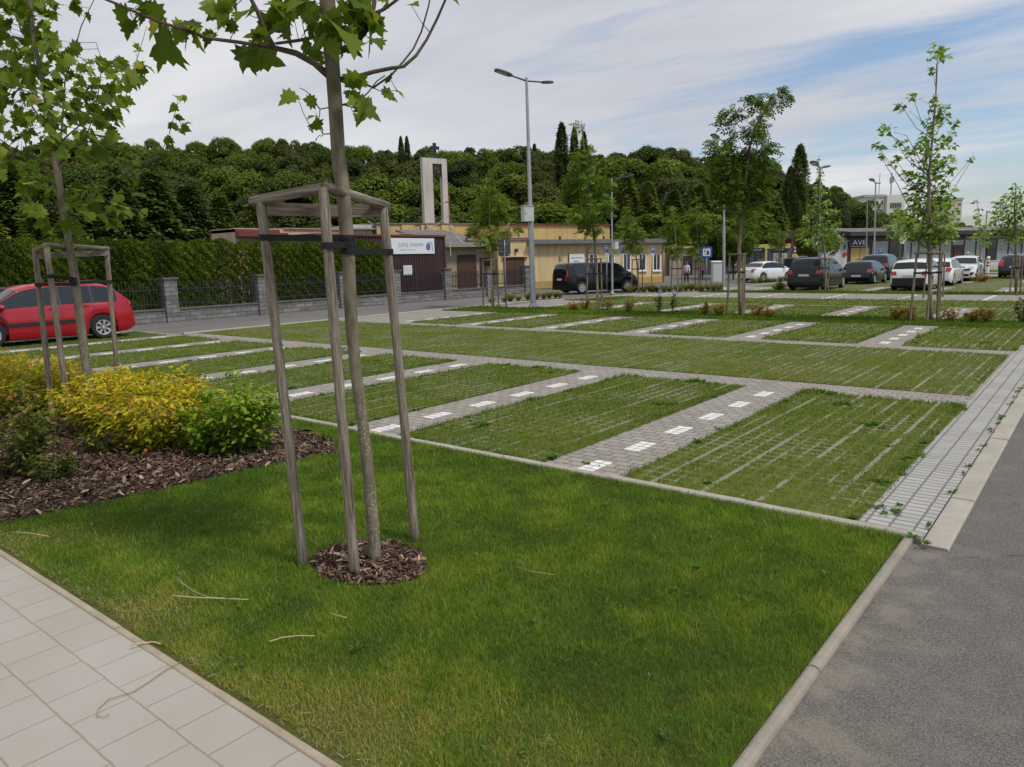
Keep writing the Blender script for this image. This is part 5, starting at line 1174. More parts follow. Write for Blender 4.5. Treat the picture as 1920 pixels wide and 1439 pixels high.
# ---------------------------------------------------------------- fence, hedge
def stone_mat():
    t = NT("split_stone_blocks"); o = t.obj(); sep = t.new("SeparateXYZ"); t.L(o, sep.inputs[0]); cb = t.new("CombineXYZ"); t.L(t.math('ADD', sep.outputs[0], sep.outputs[1]), cb.inputs[0]); t.L(sep.outputs[2], cb.inputs[1])
    b = t.new("TexBrick"); t.L(cb.outputs[0], b.inputs[0]); b.inputs["Scale"].default_value = 1; b.inputs["Brick Width"].default_value = .42; b.inputs["Row Height"].default_value = .155; b.inputs["Mortar Size"].default_value = .008
    b.inputs["Color1"].default_value = (.17,.165,.16,1); b.inputs["Color2"].default_value = (.28,.27,.255,1); b.inputs["Mortar"].default_value = (.07,.067,.062,1)
    n = t.noise(o, 6, 5, .65); c = t.mix(t.math('MULTIPLY', n, .75), b.outputs[0], t.mix(1.0, b.outputs[0], (.45,.45,.46), 'MULTIPLY'))
    t.bump(t.math('ADD', n, t.math('MULTIPLY', t.math('SUBTRACT', 1.0, b.outputs[1]), .5)), .8, .04); return t.base(c, .92, 0, .2)
MT['stone'] = stone_mat(); MT['capstone'] = mat_var("dark_capstone", (.08,.078,.075), (.14,.135,.13), 4, .9, .2)
FX = -26.75
def Yat(px, X=FX, z=0.0):
    lo, hi = -3., 200.
    for _ in range(60):
        m = (lo+hi)/2
        if proj((X, m, z))[0] < px: lo = m
        else: hi = m
    return lo
def fence():
    e = empty("stone_fence", (FX, 20, 0), 0, "long low stone wall fence with stone pillars and black railings along the road", "fence")
    ys = [-2.5, 2.0, 6.3, 10.4]+[Yat(px) for px in (321, 492, 642, 740, 836, 914, 985)]
    y0, y1 = -4, ys[-1]+.25
    part("wall", 'stone', e, [(-.13,.13,y0-20,y1-20,-.05,.42)]); part("coping", 'capstone', e, [(-.17,.17,y0-20,y1-20,.42,.475)])
    for i, y in enumerate(ys):
        h = 1.52
        p = part("pillar", 'stone', e, [(-.235,.235,y-20-.235,y-20+.235,-.05,h)]); part("cap", 'capstone', p, [(-.29,.29,y-20-.29,y-20+.29,h,h+.065)])
        if i+1 < len(ys):
            a, b2 = y-20+.25, ys[i+1]-20-.25; b = MB(); b.box(-.02,.02,a,b2,.62,.66); b.box(-.02,.02,a,b2,1.14,1.18); n = int((b2-a)/.115)
            for k in range(n):
                yy = a+(k+.5)*(b2-a)/n; b.box(-.011,.011,yy-.011,yy+.011,.55,1.36); b.add([(-.011,yy-.011,1.36),(.011,yy-.011,1.36),(.011,yy+.011,1.36),(-.011,yy+.011,1.36),(0,yy,1.45)], [(0,1,4),(1,2,4),(2,3,4),(3,0,4)])
            b.build("railing", MT['iron'], e)
    return ys
FENCE_Y = fence()
def thuja_proto(seed):
    g = np.random.default_rng(seed); n = 8200; z = g.random(n)**.85; a = g.random(n)*6.283; prof = np.minimum(1, (1-z)*9)**.5*(.82+.18*np.minimum(1, z*5))
    bump_ = .82+.22*np.sin(a*5+z*17+seed)*np.sin(z*23+a*3)+.1*g.random(n); r = .62*prof*bump_*(.72+.28*g.random(n)**.4)
    P = np.stack([r*np.cos(a), r*np.sin(a), .05+z*2.95], 1); out = np.stack([np.cos(a), np.sin(a), np.zeros(n)], 1)
    T = out*.55+np.array([0,0,1.0])+g.normal(0, .35, (n,3)); N = out+g.normal(0, .55, (n,3))
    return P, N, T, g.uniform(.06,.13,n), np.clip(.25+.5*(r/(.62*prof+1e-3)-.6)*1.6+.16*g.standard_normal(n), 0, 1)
def hedge():
    protos = []
    ys = []; y = -5.0; yend = Yat(724, FX-1.35)
    while y < yend: ys.append(y); y += random.uniform(.74, .95)
    for i, y in enumerate(ys):
        if len(protos) < 4:
            P, N, T, S, Cc = thuja_proto(i+3); e = empty("thuja", (FX-1.35, y, 0), 0); b = MB(); b.tube([(0,0,0),(0,0,1.5),(0,0,2.6)], [.05,.035,.01], 7); b.build("trunk", MT['darkbark'], e, True)
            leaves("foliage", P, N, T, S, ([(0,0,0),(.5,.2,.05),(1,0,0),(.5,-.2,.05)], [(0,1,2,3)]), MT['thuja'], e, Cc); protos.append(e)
        else: e = copy_tree(protos[i % 4])
        e.location = (FX-1.35+random.gauss(0,.06), y, -.02); e.rotation_euler.z = random.random()*6.28; s = random.uniform(.95,1.05); e.scale = (s*1.0, s*1.02, random.uniform(.975,1.01))
        tag(e, "columnar thuja in the tall clipped hedge behind the stone fence", "thuja", "thujas of the clipped hedge")
hedge()

# ---------------------------------------------------------------- buildings
MT['cream'] = mat_var("cream_render", (.52,.40,.21), (.60,.47,.26), .7, .9, .1, 40, streak=.5)
MT['ochre'] = mat_var("ochre_plinth", (.36,.24,.085), (.44,.30,.12), 1.2, .9, .1, 40)
MT['yellow_old'] = mat_var("weathered_yellow_render", (.42,.29,.12), (.55,.40,.18), .6, .92, .1, 30, streak=.5)
MT['tan'] = mat_var("dull_tan_render", (.27,.22,.155), (.34,.28,.2), .9, .92, .1, 30, streak=.5)
MT['fascia'] = mat_var("grey_roof_edge", (.11,.115,.12), (.16,.165,.17), 2, .7)
MT['bitumen'] = mat_var("grey_roof_felt", (.1,.096,.092), (.16,.152,.147), .8, .9)
MT['redroof'] = mat_var("red_metal_roof", (.12,.03,.025), (.17,.05,.04), 1.5, .6)
MT['brownmetal'] = mat_var("brown_ribbed_metal", (.04,.018,.019), (.056,.026,.026), 1.0, .5, spec=.4)
MT['browndoor'] = mat_var("brown_wooden_door", (.06,.028,.02), (.09,.045,.032), 3, .6, stretch=(8,8,.5))
MT['pinkwall'] = mat_var("faded_pink_wall", (.40,.29,.22), (.5,.37,.29), .7, .92, streak=.5)
MT['concrete'] = mat_var("pale_monument_concrete", (.43,.385,.35), (.54,.49,.45), .8, .9, .15, 30, streak=.5)
MT['darkred'+'wall'] = mat_var("dark_red_wall", (.1,.013,.018), (.14,.024,.028), 1, .8)
MT['greywall'] = mat_var("grey_render", (.11,.112,.12), (.15,.152,.158), .8, .9)
MT['lightgrey'] = mat_var("light_grey_wall", (.36,.36,.36), (.45,.45,.44), .8, .9, streak=.5)
MT['limeband'] = mat_plain("yellow_green_band", (.55,.55,.16), .7)
MT['brownframe'] = mat_plain("dark_brown_frame", (.035,.022,.018), .5)
MT['yellowpanel'] = mat_var("yellow_wood_panel", (.36,.25,.08), (.45,.32,.12), 1.5, .7)
MT['flatwhite'] = mat_var("white_flats_wall", (.6,.58,.56), (.7,.68,.66), .2, .9)
MT['flatbeige'] = mat_var("beige_flats_wall", (.55,.46,.38), (.63,.54,.46), .2, .9)
MT['palepink'] = mat_var("pink_gable_wall", (.5,.36,.29), (.58,.43,.36), .6, .9)

def yellow_building():
    A = np.array([-29.69, 39.39]); B = np.array([-25.97, 50.36]); u = (B-A)/np.linalg.norm(B-A); f0 = Face(A, B); s0 = f0.sz(934, 500)[0]; A0 = A+u*s0
    f = Face(A0, B); e = f.empty("office_building", "long single-storey yellow building with a grey flat roof behind the black van", "building")
    L = f.L; sp = f.sz(993, 500)[0]; ze = f.sz(1150, 455)[1]; zp = f.sz(965, 451)[1]
    part("wall", 'cream', e, [(sp, L, 0, 10, 0, ze)]); part("porch_wall", 'cream', e, [(0, sp, -.02, 9, 0, zp)])
    part("plinth", 'ochre', e, [(sp, L+.03, -.04, 10.03, 0, f.sz(1150, 522)[1])])
    part("roof", 'bitumen', e, [(sp-.2, L+.5, -.45, 10.4, ze, ze+.1)]); part("roof_edge", 'fascia', e, [(sp-.25, L+.55, -.5, -.42, ze-.06, ze+.22), (L+.52, L+.6, -.45, 10.4, ze-.06, ze+.22)])
    part("roof_edge", 'fascia', e, [(-.1, sp+.1, -.12, -.02, zp, zp+.1)]); part("roof", 'redroof', e, [(-.1, sp, -.02, 3, zp+.1, zp+.16)])
    # raised hall behind
    a, b2, z0, z1 = f.rect(957, 417, 1143, 436, 3.2); zh = f.sz(1050, 422, 3.2)[1]
    part("raised_wall", 'yellow_old', e, [(a, b2, 3.2, 9, ze+.1, zh)]); part("raised_roof", 'redroof', e, [(a-.1, b2+.1, 3.05, 9.1, zh, zh+.07)])
    for px in (1049, 1131):
        s, z = f.sz(px, 438, 1.5); part("roof_vent", 'ink', e, [(s-.05, s+.05, 1.4, 1.5, ze+.1, ze+.5)])
    for x0, x1 in ((1104,1121),(1140,1152),(1168,1182),(1197,1211),(1224,1238)):
        y0, y1 = (476, 508) if x0 > 1150 else (476, 506); a, b2, z0, z1 = f.rect(x0, y0, x1, y1); window(e, a, b2, z0, z1, -.0, .07)
        part("window_hood", 'tan', e, [(a-.12, b2+.12, -.1, -.004, z1+.04, z1+.1)])
    a, b2, z0, z1 = f.rect(1066, 476, 1094, 503); n = part("notice_board", 'signwhite', e, [(a, b2, -.09, -.05, z0, z1)]); part("board_edge", 'ink', n, [(a-.03, a, -.09, -.05, z0, z1), (a-.03, b2, -.092, -.05, z1, z1+.025)])
    part("printed_lines", 'inkgrey', n, [(a+.12, b2-.12, -.095, -.09, z1-.32, z1-.25), (a+.38, b2-.42, -.095, -.09, z1-.55, z1-.48), (a+.12, b2-.1, -.095, -.09, z1-.78, z1-.71)])
    a, b2, z0, z1 = f.rect(944, 483, 983, 545); d = part("door", 'browndoor', e, [(a, (a+b2)/2-.01, -.07, -.02, 0, z1), ((a+b2)/2+.01, b2, -.07, -.02, 0, z1)]); part("door_hood", 'cream', e, [(a-.1, b2+.25, -.2, -.02, z1+.02, z1+.09)])
    part("wall_lamp", 'ink', e, [(f.sz(967, 476)[0]-.08, f.sz(967, 476)[0]+.08, -.18, -.02, z1+.35, z1+.55)])
    s = f.sz(1100, 480)[0]; b = MB(); b.tube([(s+.25,-.4,ze-.05),(s+.2,-.35,ze-.25),(s,-.1,ze-.5),(s,-.08,0)], .05, 8); b.build("drainpipe", MT['steel'], e, True)
    s = f.sz(1243, 490)[0]; b = MB(); b.tube([(s,-.08,ze-.1),(s,-.08,0)], .05, 8); b.build("drainpipe", MT['yellow_old'], e, True)
    part("wall_box", 'tan', e, [(f.sz(1048,483)[0], f.sz(1052,483)[0], -.08, 0, f.sz(1050,488)[1], f.sz(1050,480)[1])])
    # garage wing towards the shed
    B1 = A0-np.array([u[1], -u[0]])*1.0; A1 = B1-u*8.0; w = Face(A1, B1); s1 = w.sz(838, 500)[0]; A1 = A1+u*s1; w = Face(A1, B1)
    e2 = w.empty("garage_wing", "low tan garage wing with brown doors between the shed and the yellow building", "building"); L = w.L; zg = w.sz(880, 463)[1]
    part("wall", 'tan', e2, [(0, L, 0, 8, 0, zg)])
    b = MB(); b.prism([(-.3,-.5,zg),(-.3,7,zg+1.25),(-.3,7,zg+1.37),(-.3,-.5,zg+.12)], (L+.6,0,0)); b.build("roof", MT['bitumen'], e2)
    part("gutter", 'tan', e2, [(-.35, L+.3, -.62, -.5, zg-.02, zg+.1)])
    for x0, x1 in ((869, 900), (950, 972)):
        a, b2, z0, z1 = w.rect(x0, 448, x1, 454, 1.2); part("roof_sheet", 'redroof', e2, [(a, min(b2, L), 0.5, 1.3, zg+.2, zg+.42)])
    for x0, x1, y0 in ((858, 893, 478), (900, 931, 484)):
        a, b2, z0, z1 = w.rect(x0, y0, x1, 540); part("garage_door", 'browndoor', e2, [(a, b2, -.06, -.01, 0, z1-.22)]); part("door_gap", 'ink', e2, [(a, b2, -.03, -.004, z1-.2, z1)])
    # yellow hall behind the shed
    fh = Face(A0-np.array([u[1], -u[0]])*9-u*24, A0-np.array([u[1], -u[0]])*9+u*1.5)
    a, b2, z0, z1 = fh.rect(706, 417, 896, 436); e3 = fh.empty("yellow_hall", "weathered yellow flat-roofed hall rising behind the brown shed", "building"); zt = fh.sz(800, 421)[1]
    part("wall", 'yellow_old', e3, [(a, b2, 0, 6, 0, zt)]); part("roof_edge", 'fascia', e3, [(a-.1, b2+.1, -.1, 6, zt, zt+.09)])
    for px in (764, 800, 838): s = fh.sz(px, 428)[0]; part("pilaster", 'yellow_old', e3, [(s-.5, s+.5, -.12, -.003, 0, zt-.06)])
    s = fh.sz(798, 430)[0]; part("drainpipe", 'steel', e3, [(s-.06, s+.06, -.3, -.16, 0, zt)])
    s0, s1 = fh.sz(655, 430)[0], fh.sz(704, 430)[0]; zz = fh.sz(680, 421)[1]
    e4 = empty("block_annexe", fh.A+fh.u*s0, fh.rz, "pale unplastered annexe at the end of the yellow hall", "building"); part("wall", 'lightgrey', e4, [(0, s1-s0-.05, .3, 6, 0, zz)]); part("roof_edge", 'tan', e4, [(-1.5, s1-s0-.05, -.1, 6, zz-.35, zz-.25)]); part("corner_post", 'ink', e4, [(s1-s0-.04, s1-s0+.06, -.0, .2, 0, zz+.15)])
    p = fh.A+fh.u*fh.sz(738, 440)[0]; e5 = empty("antenna_mast", p-fh.n*2, fh.rz, "thin mast with a small white disc on the yellow hall's roof", "antenna"); zt2 = PV(p, 738, 392)[2]; part("mast", 'steel', e5, [(-.04,.04,-.04,.04,zt,zt2)])
    b = MB(); b.lathe([(.001,-.05),(.18,-.03),(.22,0),(.001,.03)], 14, 'y', (-.25,0,zt2-.15)); b.build("disc", MT['white'], e5, True)
    return f, w, fh
YB, WING, HALL = yellow_building()

def brown_shed():
    X = FX-1.9; ya, yb = Yat(600, X), Yat(836, X); f = Face((X, ya), (X, yb)); e = f.empty("metal_shed", "dark brown ribbed metal shed with a cemetery sign behind the railings", "shed")
    L = f.L; zt = f.sz(800, 441)[1]; rows0, rows1 = [], []; x = 0.0; k = 0
    pts = []
    while x < L:
        pts += [(x, 0), (x+.1, 0), (x+.125, .035), (x+.175, .035)]; x += .2
    b = MB(); b.grid([[(px, y, .05) for px, y in pts], [(px, y, zt-.1) for px, y in pts]]); b.box(0, L+.05, .04, 4.5, .04, zt-.12); b.build("wall", MT['brownmetal'], e)
    part("roof_edge", 'redroof', e, [(-.05, L+.1, -.08, 4.6, zt-.1, zt)])
    part("corner_trim", 'brownmetal', e, [(L-.02, L+.08, -.03, .06, .03, zt-.12)])
    a, b2, z0, z1 = f.rect(717, 447, 813, 476.5); s = part("sign_board", 'signwhite', e, [(a, b2, -.06, -.03, z0, z1)]); h = z1-z0
    xr = f.sz(792.5, 460)[0]; text("lettering", "Južný cintorín", h*.42, 'inkgrey', s, (xr, -.064, z0+h*.6), 0, 'RIGHT', .002, .95)
    xr2 = f.sz(777, 468)[0]; text("lettering", "správa cintorína", h*.2, 'inkpale', s, (xr2, -.064, z0+h*.27), 0, 'RIGHT', .002, 1.05)
    cx = f.sz(803, 463)[0]; cz = z0+h*.47; q = h*.33
    b = MB(); b.prism([(cx-.25*q+q*.62*math.cos(t), -.066, cz-.05*q+q*.75*math.sin(t)) for t in np.linspace(0, 6.283, 20)[:-1]], (0,.004,0)); b.build("emblem", MT['violet'], s)
    b = MB()
    ou = [(cx+q, cz-.9*q)]+[(cx+.25*q+.75*q*math.cos(t), cz+.2*q+.75*q*math.sin(t)) for t in np.linspace(0, 2.4, 10)]
    inn = [(cx+.25*q+.5*q*math.cos(t), cz+.2*q+.5*q*math.sin(t)) for t in np.linspace(2.4, 0, 10)]+[(cx+.75*q, cz-.9*q)]
    P2 = ou+inn
    for i in range(len(ou)-1): b.prism([(ou[i][0],-.07,ou[i][1]),(ou[i+1][0],-.07,ou[i+1][1]),(inn[len(inn)-2-i][0],-.07,inn[len(inn)-2-i][1]),(inn[len(inn)-1-i][0],-.07,inn[len(inn)-1-i][1])], (0,.004,0))
    b.build("emblem", MT['lightblue'], s)
    a, b2, z0, z1 = f.rect(756, 498, 772, 516); s = part("notice", 'signwhite', e, [(a, b2, -.03, -.006, z0, z1)]); part("printed_lines", 'inkpale', s, [(a+.06, b2-.06, -.034, -.03, z1-.12-.09*k, z1-.09-.09*k) for k in range(3)])
    # wires and mast on the wing
    m = PV(WING.A, 842, 470); e = empty("wire_mast", (m[0]-.8, m[1]+1.0, 0), 0, "thin rusty mast with a cross bar carrying wires beside the white portal", "mast"); B = np.array(e.location)
    ztop, zb = PV(B, 842, 367)[2], 0
    b = MB(); b.tube([(0,0,zb),(0,0,ztop)], .045, 8); b.build("post", MT['redroof'], e, True); z2 = PV(B, 842, 379)[2]; part("cross_bar", 'redroof', e, [(-.35,.3,-.03,.03,z2-.03,z2+.03)])
    for p1, z1_, sag in ((PV(HALL.A, 690, 416)-B, 0, .9), (PV(HALL.A, 845, 480)-B, -1.6, .4), (PV(WING.A, 955, 418)-B, -2.5, 1.6)):
        b = MB(); p0 = np.array([0, 0, ztop-1.2+z1_*.3]); b.tube([p0*(1-t)+p1*t-np.array([0,0,sag*4*t*(1-t)]) for t in np.linspace(0, 1, 14)], .022, 5); b.build("wire", MT['steel'], e, True)
brown_shed()

def pink_low_building():
    X = FX-7; f = Face((X, Yat(452, X)), (X, Yat(660, X))); e = f.empty("low_building", "faded pink low building with a dark red roof edge behind the hedge", "building"); zt = f.sz(600, 431)[1]
    s = f.sz(532, 437)[0]; part("wall", 'pinkwall', e, [(0, f.L, 0, 2.2, 0, zt)]); part("roof_edge", 'tan', e, [(s, f.L+.1, -.1, 2.3, zt, zt+.06)])
    part("red_roof", 'redroof', e, [(0, s, -.4, -.02, zt-.42, zt-.22), (0, s-.3, -.1, 2.3, zt-.2, zt-.05)])
pink_low_building()

def monument():
    dep = 64; p = PD(797, 420, dep); A = p[:2]; f = Face(A, A+np.array([.32, .947])*4); f.u = norm(f.u); e = f.empty("memorial_portal", "tall pale concrete portal with a black cross on top and a bell grille", "monument")
    w = f.sz(842, 420)[0]; zt = f.sz(798, 296)[1]; wl = f.sz(813.5, 380)[0]; wr = f.sz(831, 380)[0]; zl = f.sz(812, 307)[1]
    part("pillar", 'concrete', e, [(0, wl, 0, .45, 0, zl)]); part("pillar", 'concrete', e, [(wr, w, 0, .45, 0, zl)]); part("lintel", 'concrete', e, [(0, w, 0, .45, zl, zt)])
    cx = f.sz(817, 285)[0]; ztp = f.sz(817, 268)[1]; za = f.sz(817, 277)[1]
    part("cross", 'iron', e, [(cx-.13, cx+.13, .12, .32, zt, ztp), (cx-.42, cx-.131, .12, .32, za-.13, za+.13), (cx+.131, cx+.42, .12, .32, za-.13, za+.13)])
    zg = f.sz(820, 331)[1]; b = MB()
    for k in range(4): x = wl+.06+(wr-wl-.12)*k/3; b.box(x-.04, x+.04, .15, .23, zg, zl)
    for k in range(4): z = zg+(zl-zg)*(k+.2)/4; b.box(wl, wr, .14, .24, z-.04, z+.04)
    b.build("grille", MT['iron'], e)
    for k, (fx, fz) in enumerate(((.33, .62), (.66, .35))):
        b = MB(); b.lathe([(.02,.3),(.1,.28),(.14,.1),(.2,0)], 12, 'z', (wl+(wr-wl)*fx, .2, zg+(zl-zg)*fz-.1)); b.build("bell", MT['darkbark'], e, True)
monument()

def shops():
    f = Face(G(1310,515)[:2], G(1482,512)[:2]); e = f.empty("grey_shop", "low grey shop with a yellow-green band and strip across the lane", "building")
    R_ = lambda *a: f.rect(*a)
    a, _, _, _ = R_(1316,480,1320,512); L = f.L; z1 = f.sz(1430, 459)[1]; zA = f.sz(1345, 470)[1]; sm = f.sz(1388, 480)[0]
    part("wall", 'greywall', e, [(sm, L, 0, 8, 0, z1)]); b = MB(); b.prism([(a,0,0),(sm-.01,0,0),(sm-.01,0,z1-.1),(a+(sm-a)*.35,0,zA),(a,0,zA-.5)], (0,8,0)); b.build("side_wall", MT['greywall'], e)
    a, b2, z0, zz = R_(1366,457,1482,464); part("band", 'limeband', e, [(a, b2, -.12, -.003, z1-.42, z1+.03)]); a, b2, _, _ = R_(1434,470,1438,512); part("strip", 'limeband', e, [(a, b2, -.1, -.003, 0, z1-.43)])
    for r in ((1396,474,1408,502),(1411,474,1431,502)): window(e, *R_(*r), -.0, .1, 'greywall', 'glass', 1, False)
    for r in ((1450,475,1459,499),(1466,475,1475,499)): window(e, *R_(*r), -.0, .12, 'white', 'glass', 1)
    for r in ((1411,465,1433,473),(1446,466,1476,472)):
        a, b2, z0, z1_ = R_(*r); s = part("shop_sign", 'ink', e, [(a, b2, -.16, -.125, z0, z1_)]); w = (b2-a); part("printed_lines", 'inkpale', s, [(a+w*(.15+.13*k), a+w*(.22+.13*k), -.165, -.16, z0+(z1_-z0)*.3, z0+(z1_-z0)*(.75-.1*(k % 2))) for k in range(5)])
    part("counter_window", 'signwhite', e, [(*R_(1362,493,1380,499)[:2], -.2, -.003, *R_(1362,496,1380,499)[2:])])
    fr = Face(f.A[:2]-f.n[:2]*9, f.A[:2]-f.n[:2]*9+f.u[:2]*10); a, b2, z0, z1 = fr.rect(1366,416,1427,460); e2 = fr.empty("red_block", "dark red windowless block rising behind the grey shop", "building"); part("wall", 'darkredwall', e2, [(a, b2, 0, 6, 0, fr.sz(1400,417)[1])]); a3, b3, _, _ = fr.rect(1427,420,1438,450); part("side_wall", 'yellow_old', e2, [(b2+.01, b3, 0, 6, 0, fr.sz(1432,418)[1])]); part("roof_edge", 'fascia', e2, [(a-.1, b3+.1, -.1, 6, fr.sz(1400,417)[1], fr.sz(1400,417)[1]+.1)])
    fc = Face(G(1249,517)[:2], G(1311,515)[:2]); e3 = fc.empty("cream_building", "cream building with dark doorways beyond the walking person", "building"); zt = fc.sz(1280,466)[1]; part("wall", 'tan', e3, [(0, fc.L, 0, 7, 0, zt)]); part("roof_edge", 'cream', e3, [(-.1, fc.L+.1, -.3, 7, zt, zt+.25)])
    for r in ((1281,480,1298,513),(1250,478,1255,513)): a, b2, z0, z1 = fc.rect(*r); part("doorway", 'ink', e3, [(a, b2, -.06, -.003, 0, z1)])
    a, b2, z0, z1 = fc.rect(1300,484,1309,494); 
    fs = Face(G(1482,511)[:2], G(1536,509)[:2]); e4 = fs.empty("red_kiosk", "dark red kiosk with pale lettering and lamps right of the grey shop", "kiosk"); zt = fs.sz(1505,447)[1]; part("wall", 'darkredwall', e4, [(0, fs.L, 0, 5, fs.sz(1505,474)[1], zt)]); part("base_wall", 'greywall', e4, [(0, fs.L, .3, 5, 0, fs.sz(1505,474)[1]-.01)])
    a, b2, z0, z1 = fs.rect(1487,469,1510,473); part("lettering", 'signwhite', e4, [(a+(b2-a)*k/9+.04, a+(b2-a)*(k+1)/9-.04, -.06, -.003, z0, z1) for k in range(9)])
    for px in (1489, 1506): s, z = fs.sz(px, 465); part("wall_lamp", 'white', e4, [(s-.1, s+.1, -.2, -.01, z-.1, z+.1)])
    a, b2, z0, z1 = fs.rect(1484,476,1495,483); part("notice", 'yellowpanel', e4, [(a, b2, -.1, .25, z0, z1)])
    p = G(1488,512); e5 = empty("dark_container", p-np.array([0,0,0]), fs.rz, "black waste container enclosure before the red kiosk", "container"); w = 26/ (F/depth_of(p)); h = 27/(F/depth_of(p)); part("side_panel", 'ink', e5, [(-w/2, w/2, -.6, .6, 0, h*.95)]); part("lid", 'fascia', e5, [(-w/2-.04, w/2+.04, -.65, .65, h*.95, h)])
    fg = Face(G(1540,507)[:2], G(1588,505)[:2]); e6 = fg.empty("grey_building", "light grey building with a grey roof left of the pavilion", "building"); zt = fg.sz(1570,454)[1]; part("wall", 'lightgrey', e6, [(0, fg.L-.1, 0, 6, 0, zt)]); b = MB(); b.prism([(-.5,-.5,zt),(-.5,6.5,zt),(-.5,6.5,zt+1.4),(-.5,1.2,zt+1.4)], (fg.L+.3,0,0)); b.build("roof", MT['bitumen'], e6)
    part("banner", 'redlamp', e6, [(*fg.rect(1580,473,1586,482)[:2], -.15, -.05, *fg.rect(1580,474,1586,480)[2:])]); 
    a, b2, z0, z1 = fg.rect(1581,459,1586,468); window(e6, a, b2, z0, z1, 0, .06, 'fascia', 'glass', 0, False)
shops()

def pavilion():
    A = G(1586,505)[:2]; B = G(1920,493)[:2]; u = (B-A)/np.linalg.norm(B-A); B = B+u*12; f = Face(A, B); e = f.empty("pavilion", "long flat-roofed pavilion with dark brown posts, pale panes and yellow panels", "building"); L = f.L
    zr = f.sz(1600, 446)[1]; zr2 = f.sz(1800, 438)[1]; zr = (zr+zr2)/2
    part("wall", 'brownframe', e, [(0, L, .05, 14, 0, zr)])
    b = MB(); zt = zr+.45; b.box(-.8, L+1, -1.2, 15, zr, zt); b.build("roof_edge", MT['brownframe'], e)
    b = MB(); b.prism([(-.8,-1.2,zt+.01),(-.8,15,zt+.01),(-.8,13,zt+.6),(-.8,4,zt+.6)], (L+1.8,0,0)); b.build("roof", MT['bitumen'], e)
    for px in (1800, 1850): 
        s = f.sz(px, 430)[0]; o = part("roof_panel", 'lightgrey', e, [(s-2, s+2.2, .2, 3, zt+.16, zt+.24)])
    a, b2, z0, z1 = f.rect(1588,446,1630,464); d = part("name_board", 'ink', e, [(a, b2, -.25, -.01, z0, z1)]); h = z1-z0; text("lettering", "AVE", h*.72, 'signwhite', d, ((a+b2)/2-.1, -.26, z0+h*.48), 0, 'CENTER', .01, 1.5); part("underline", 'inkpale', d, [(a+.4, b2-.5, -.26, -.25, z0+h*.06, z0+h*.11)])
    a, b2, z0, z1 = f.rect(1594,465,1629,500)
    for k in (0, 1): dr = part("door", 'yellowpanel', e, [(a+(b2-a)*k/2+.05, a+(b2-a)*(k+1)/2-.05, -.04, .04, 0, z1)]); part("handle", 'steel', dr, [(a+(b2-a)/2-.35+.4*k, a+(b2-a)/2-.05+.4*k, -.1, -.041, z1*.45, z1*.5)])
    zs = f.sz(1840, 492)[1]; zh = f.sz(1800, 450)[1]; pxs = [1634,1666,1693,1708,1722,1742,1762,1784,1807,1829,1849,1868,1890,1915,1945]
    for i in range(len(pxs)-1):
        s0, s1 = f.sz(pxs[i]+1.5, 470)[0], f.sz(pxs[i+1]-1.5, 470)[0]
        if i == 7: part("door", 'browndoor', e, [(s0+.3, s1-.3, -.02, .04, 0, zh*.78)]); part("pane", 'glass_pale', e, [(s0, s1, -.01, .04, zh*.8, zh)]); continue
        part("pane", 'glass_pale' if i not in (1, 10) else 'glass', e, [(s0, s1, -.01, .04, zs+.1, zh)]); 
        if i > 6: part("lower_panel", 'yellowpanel', e, [(s0, s1, -.03, .04, .1, zs)])
        part("upper_panel", 'tan' if i > 6 else 'brownframe', e, [(s0, s1, -.02, .04, zh+.12, zr-.15)])
    g0, g1 = G(1845,500), G(1912,497); d = g1-g0; w = Face(g0[:2], g1[:2]); e2 = w.empty("low_wall", "low pale concrete wall before the pavilion's yellow panels", "wall"); part("wall", 'lightgrey', e2, [(0, w.L, 0, .3, 0, .55)]); part("coping", 'lightgrey', e2, [(-.05, w.L+.05, -.05, .35, .555, .62)])
pavilion()

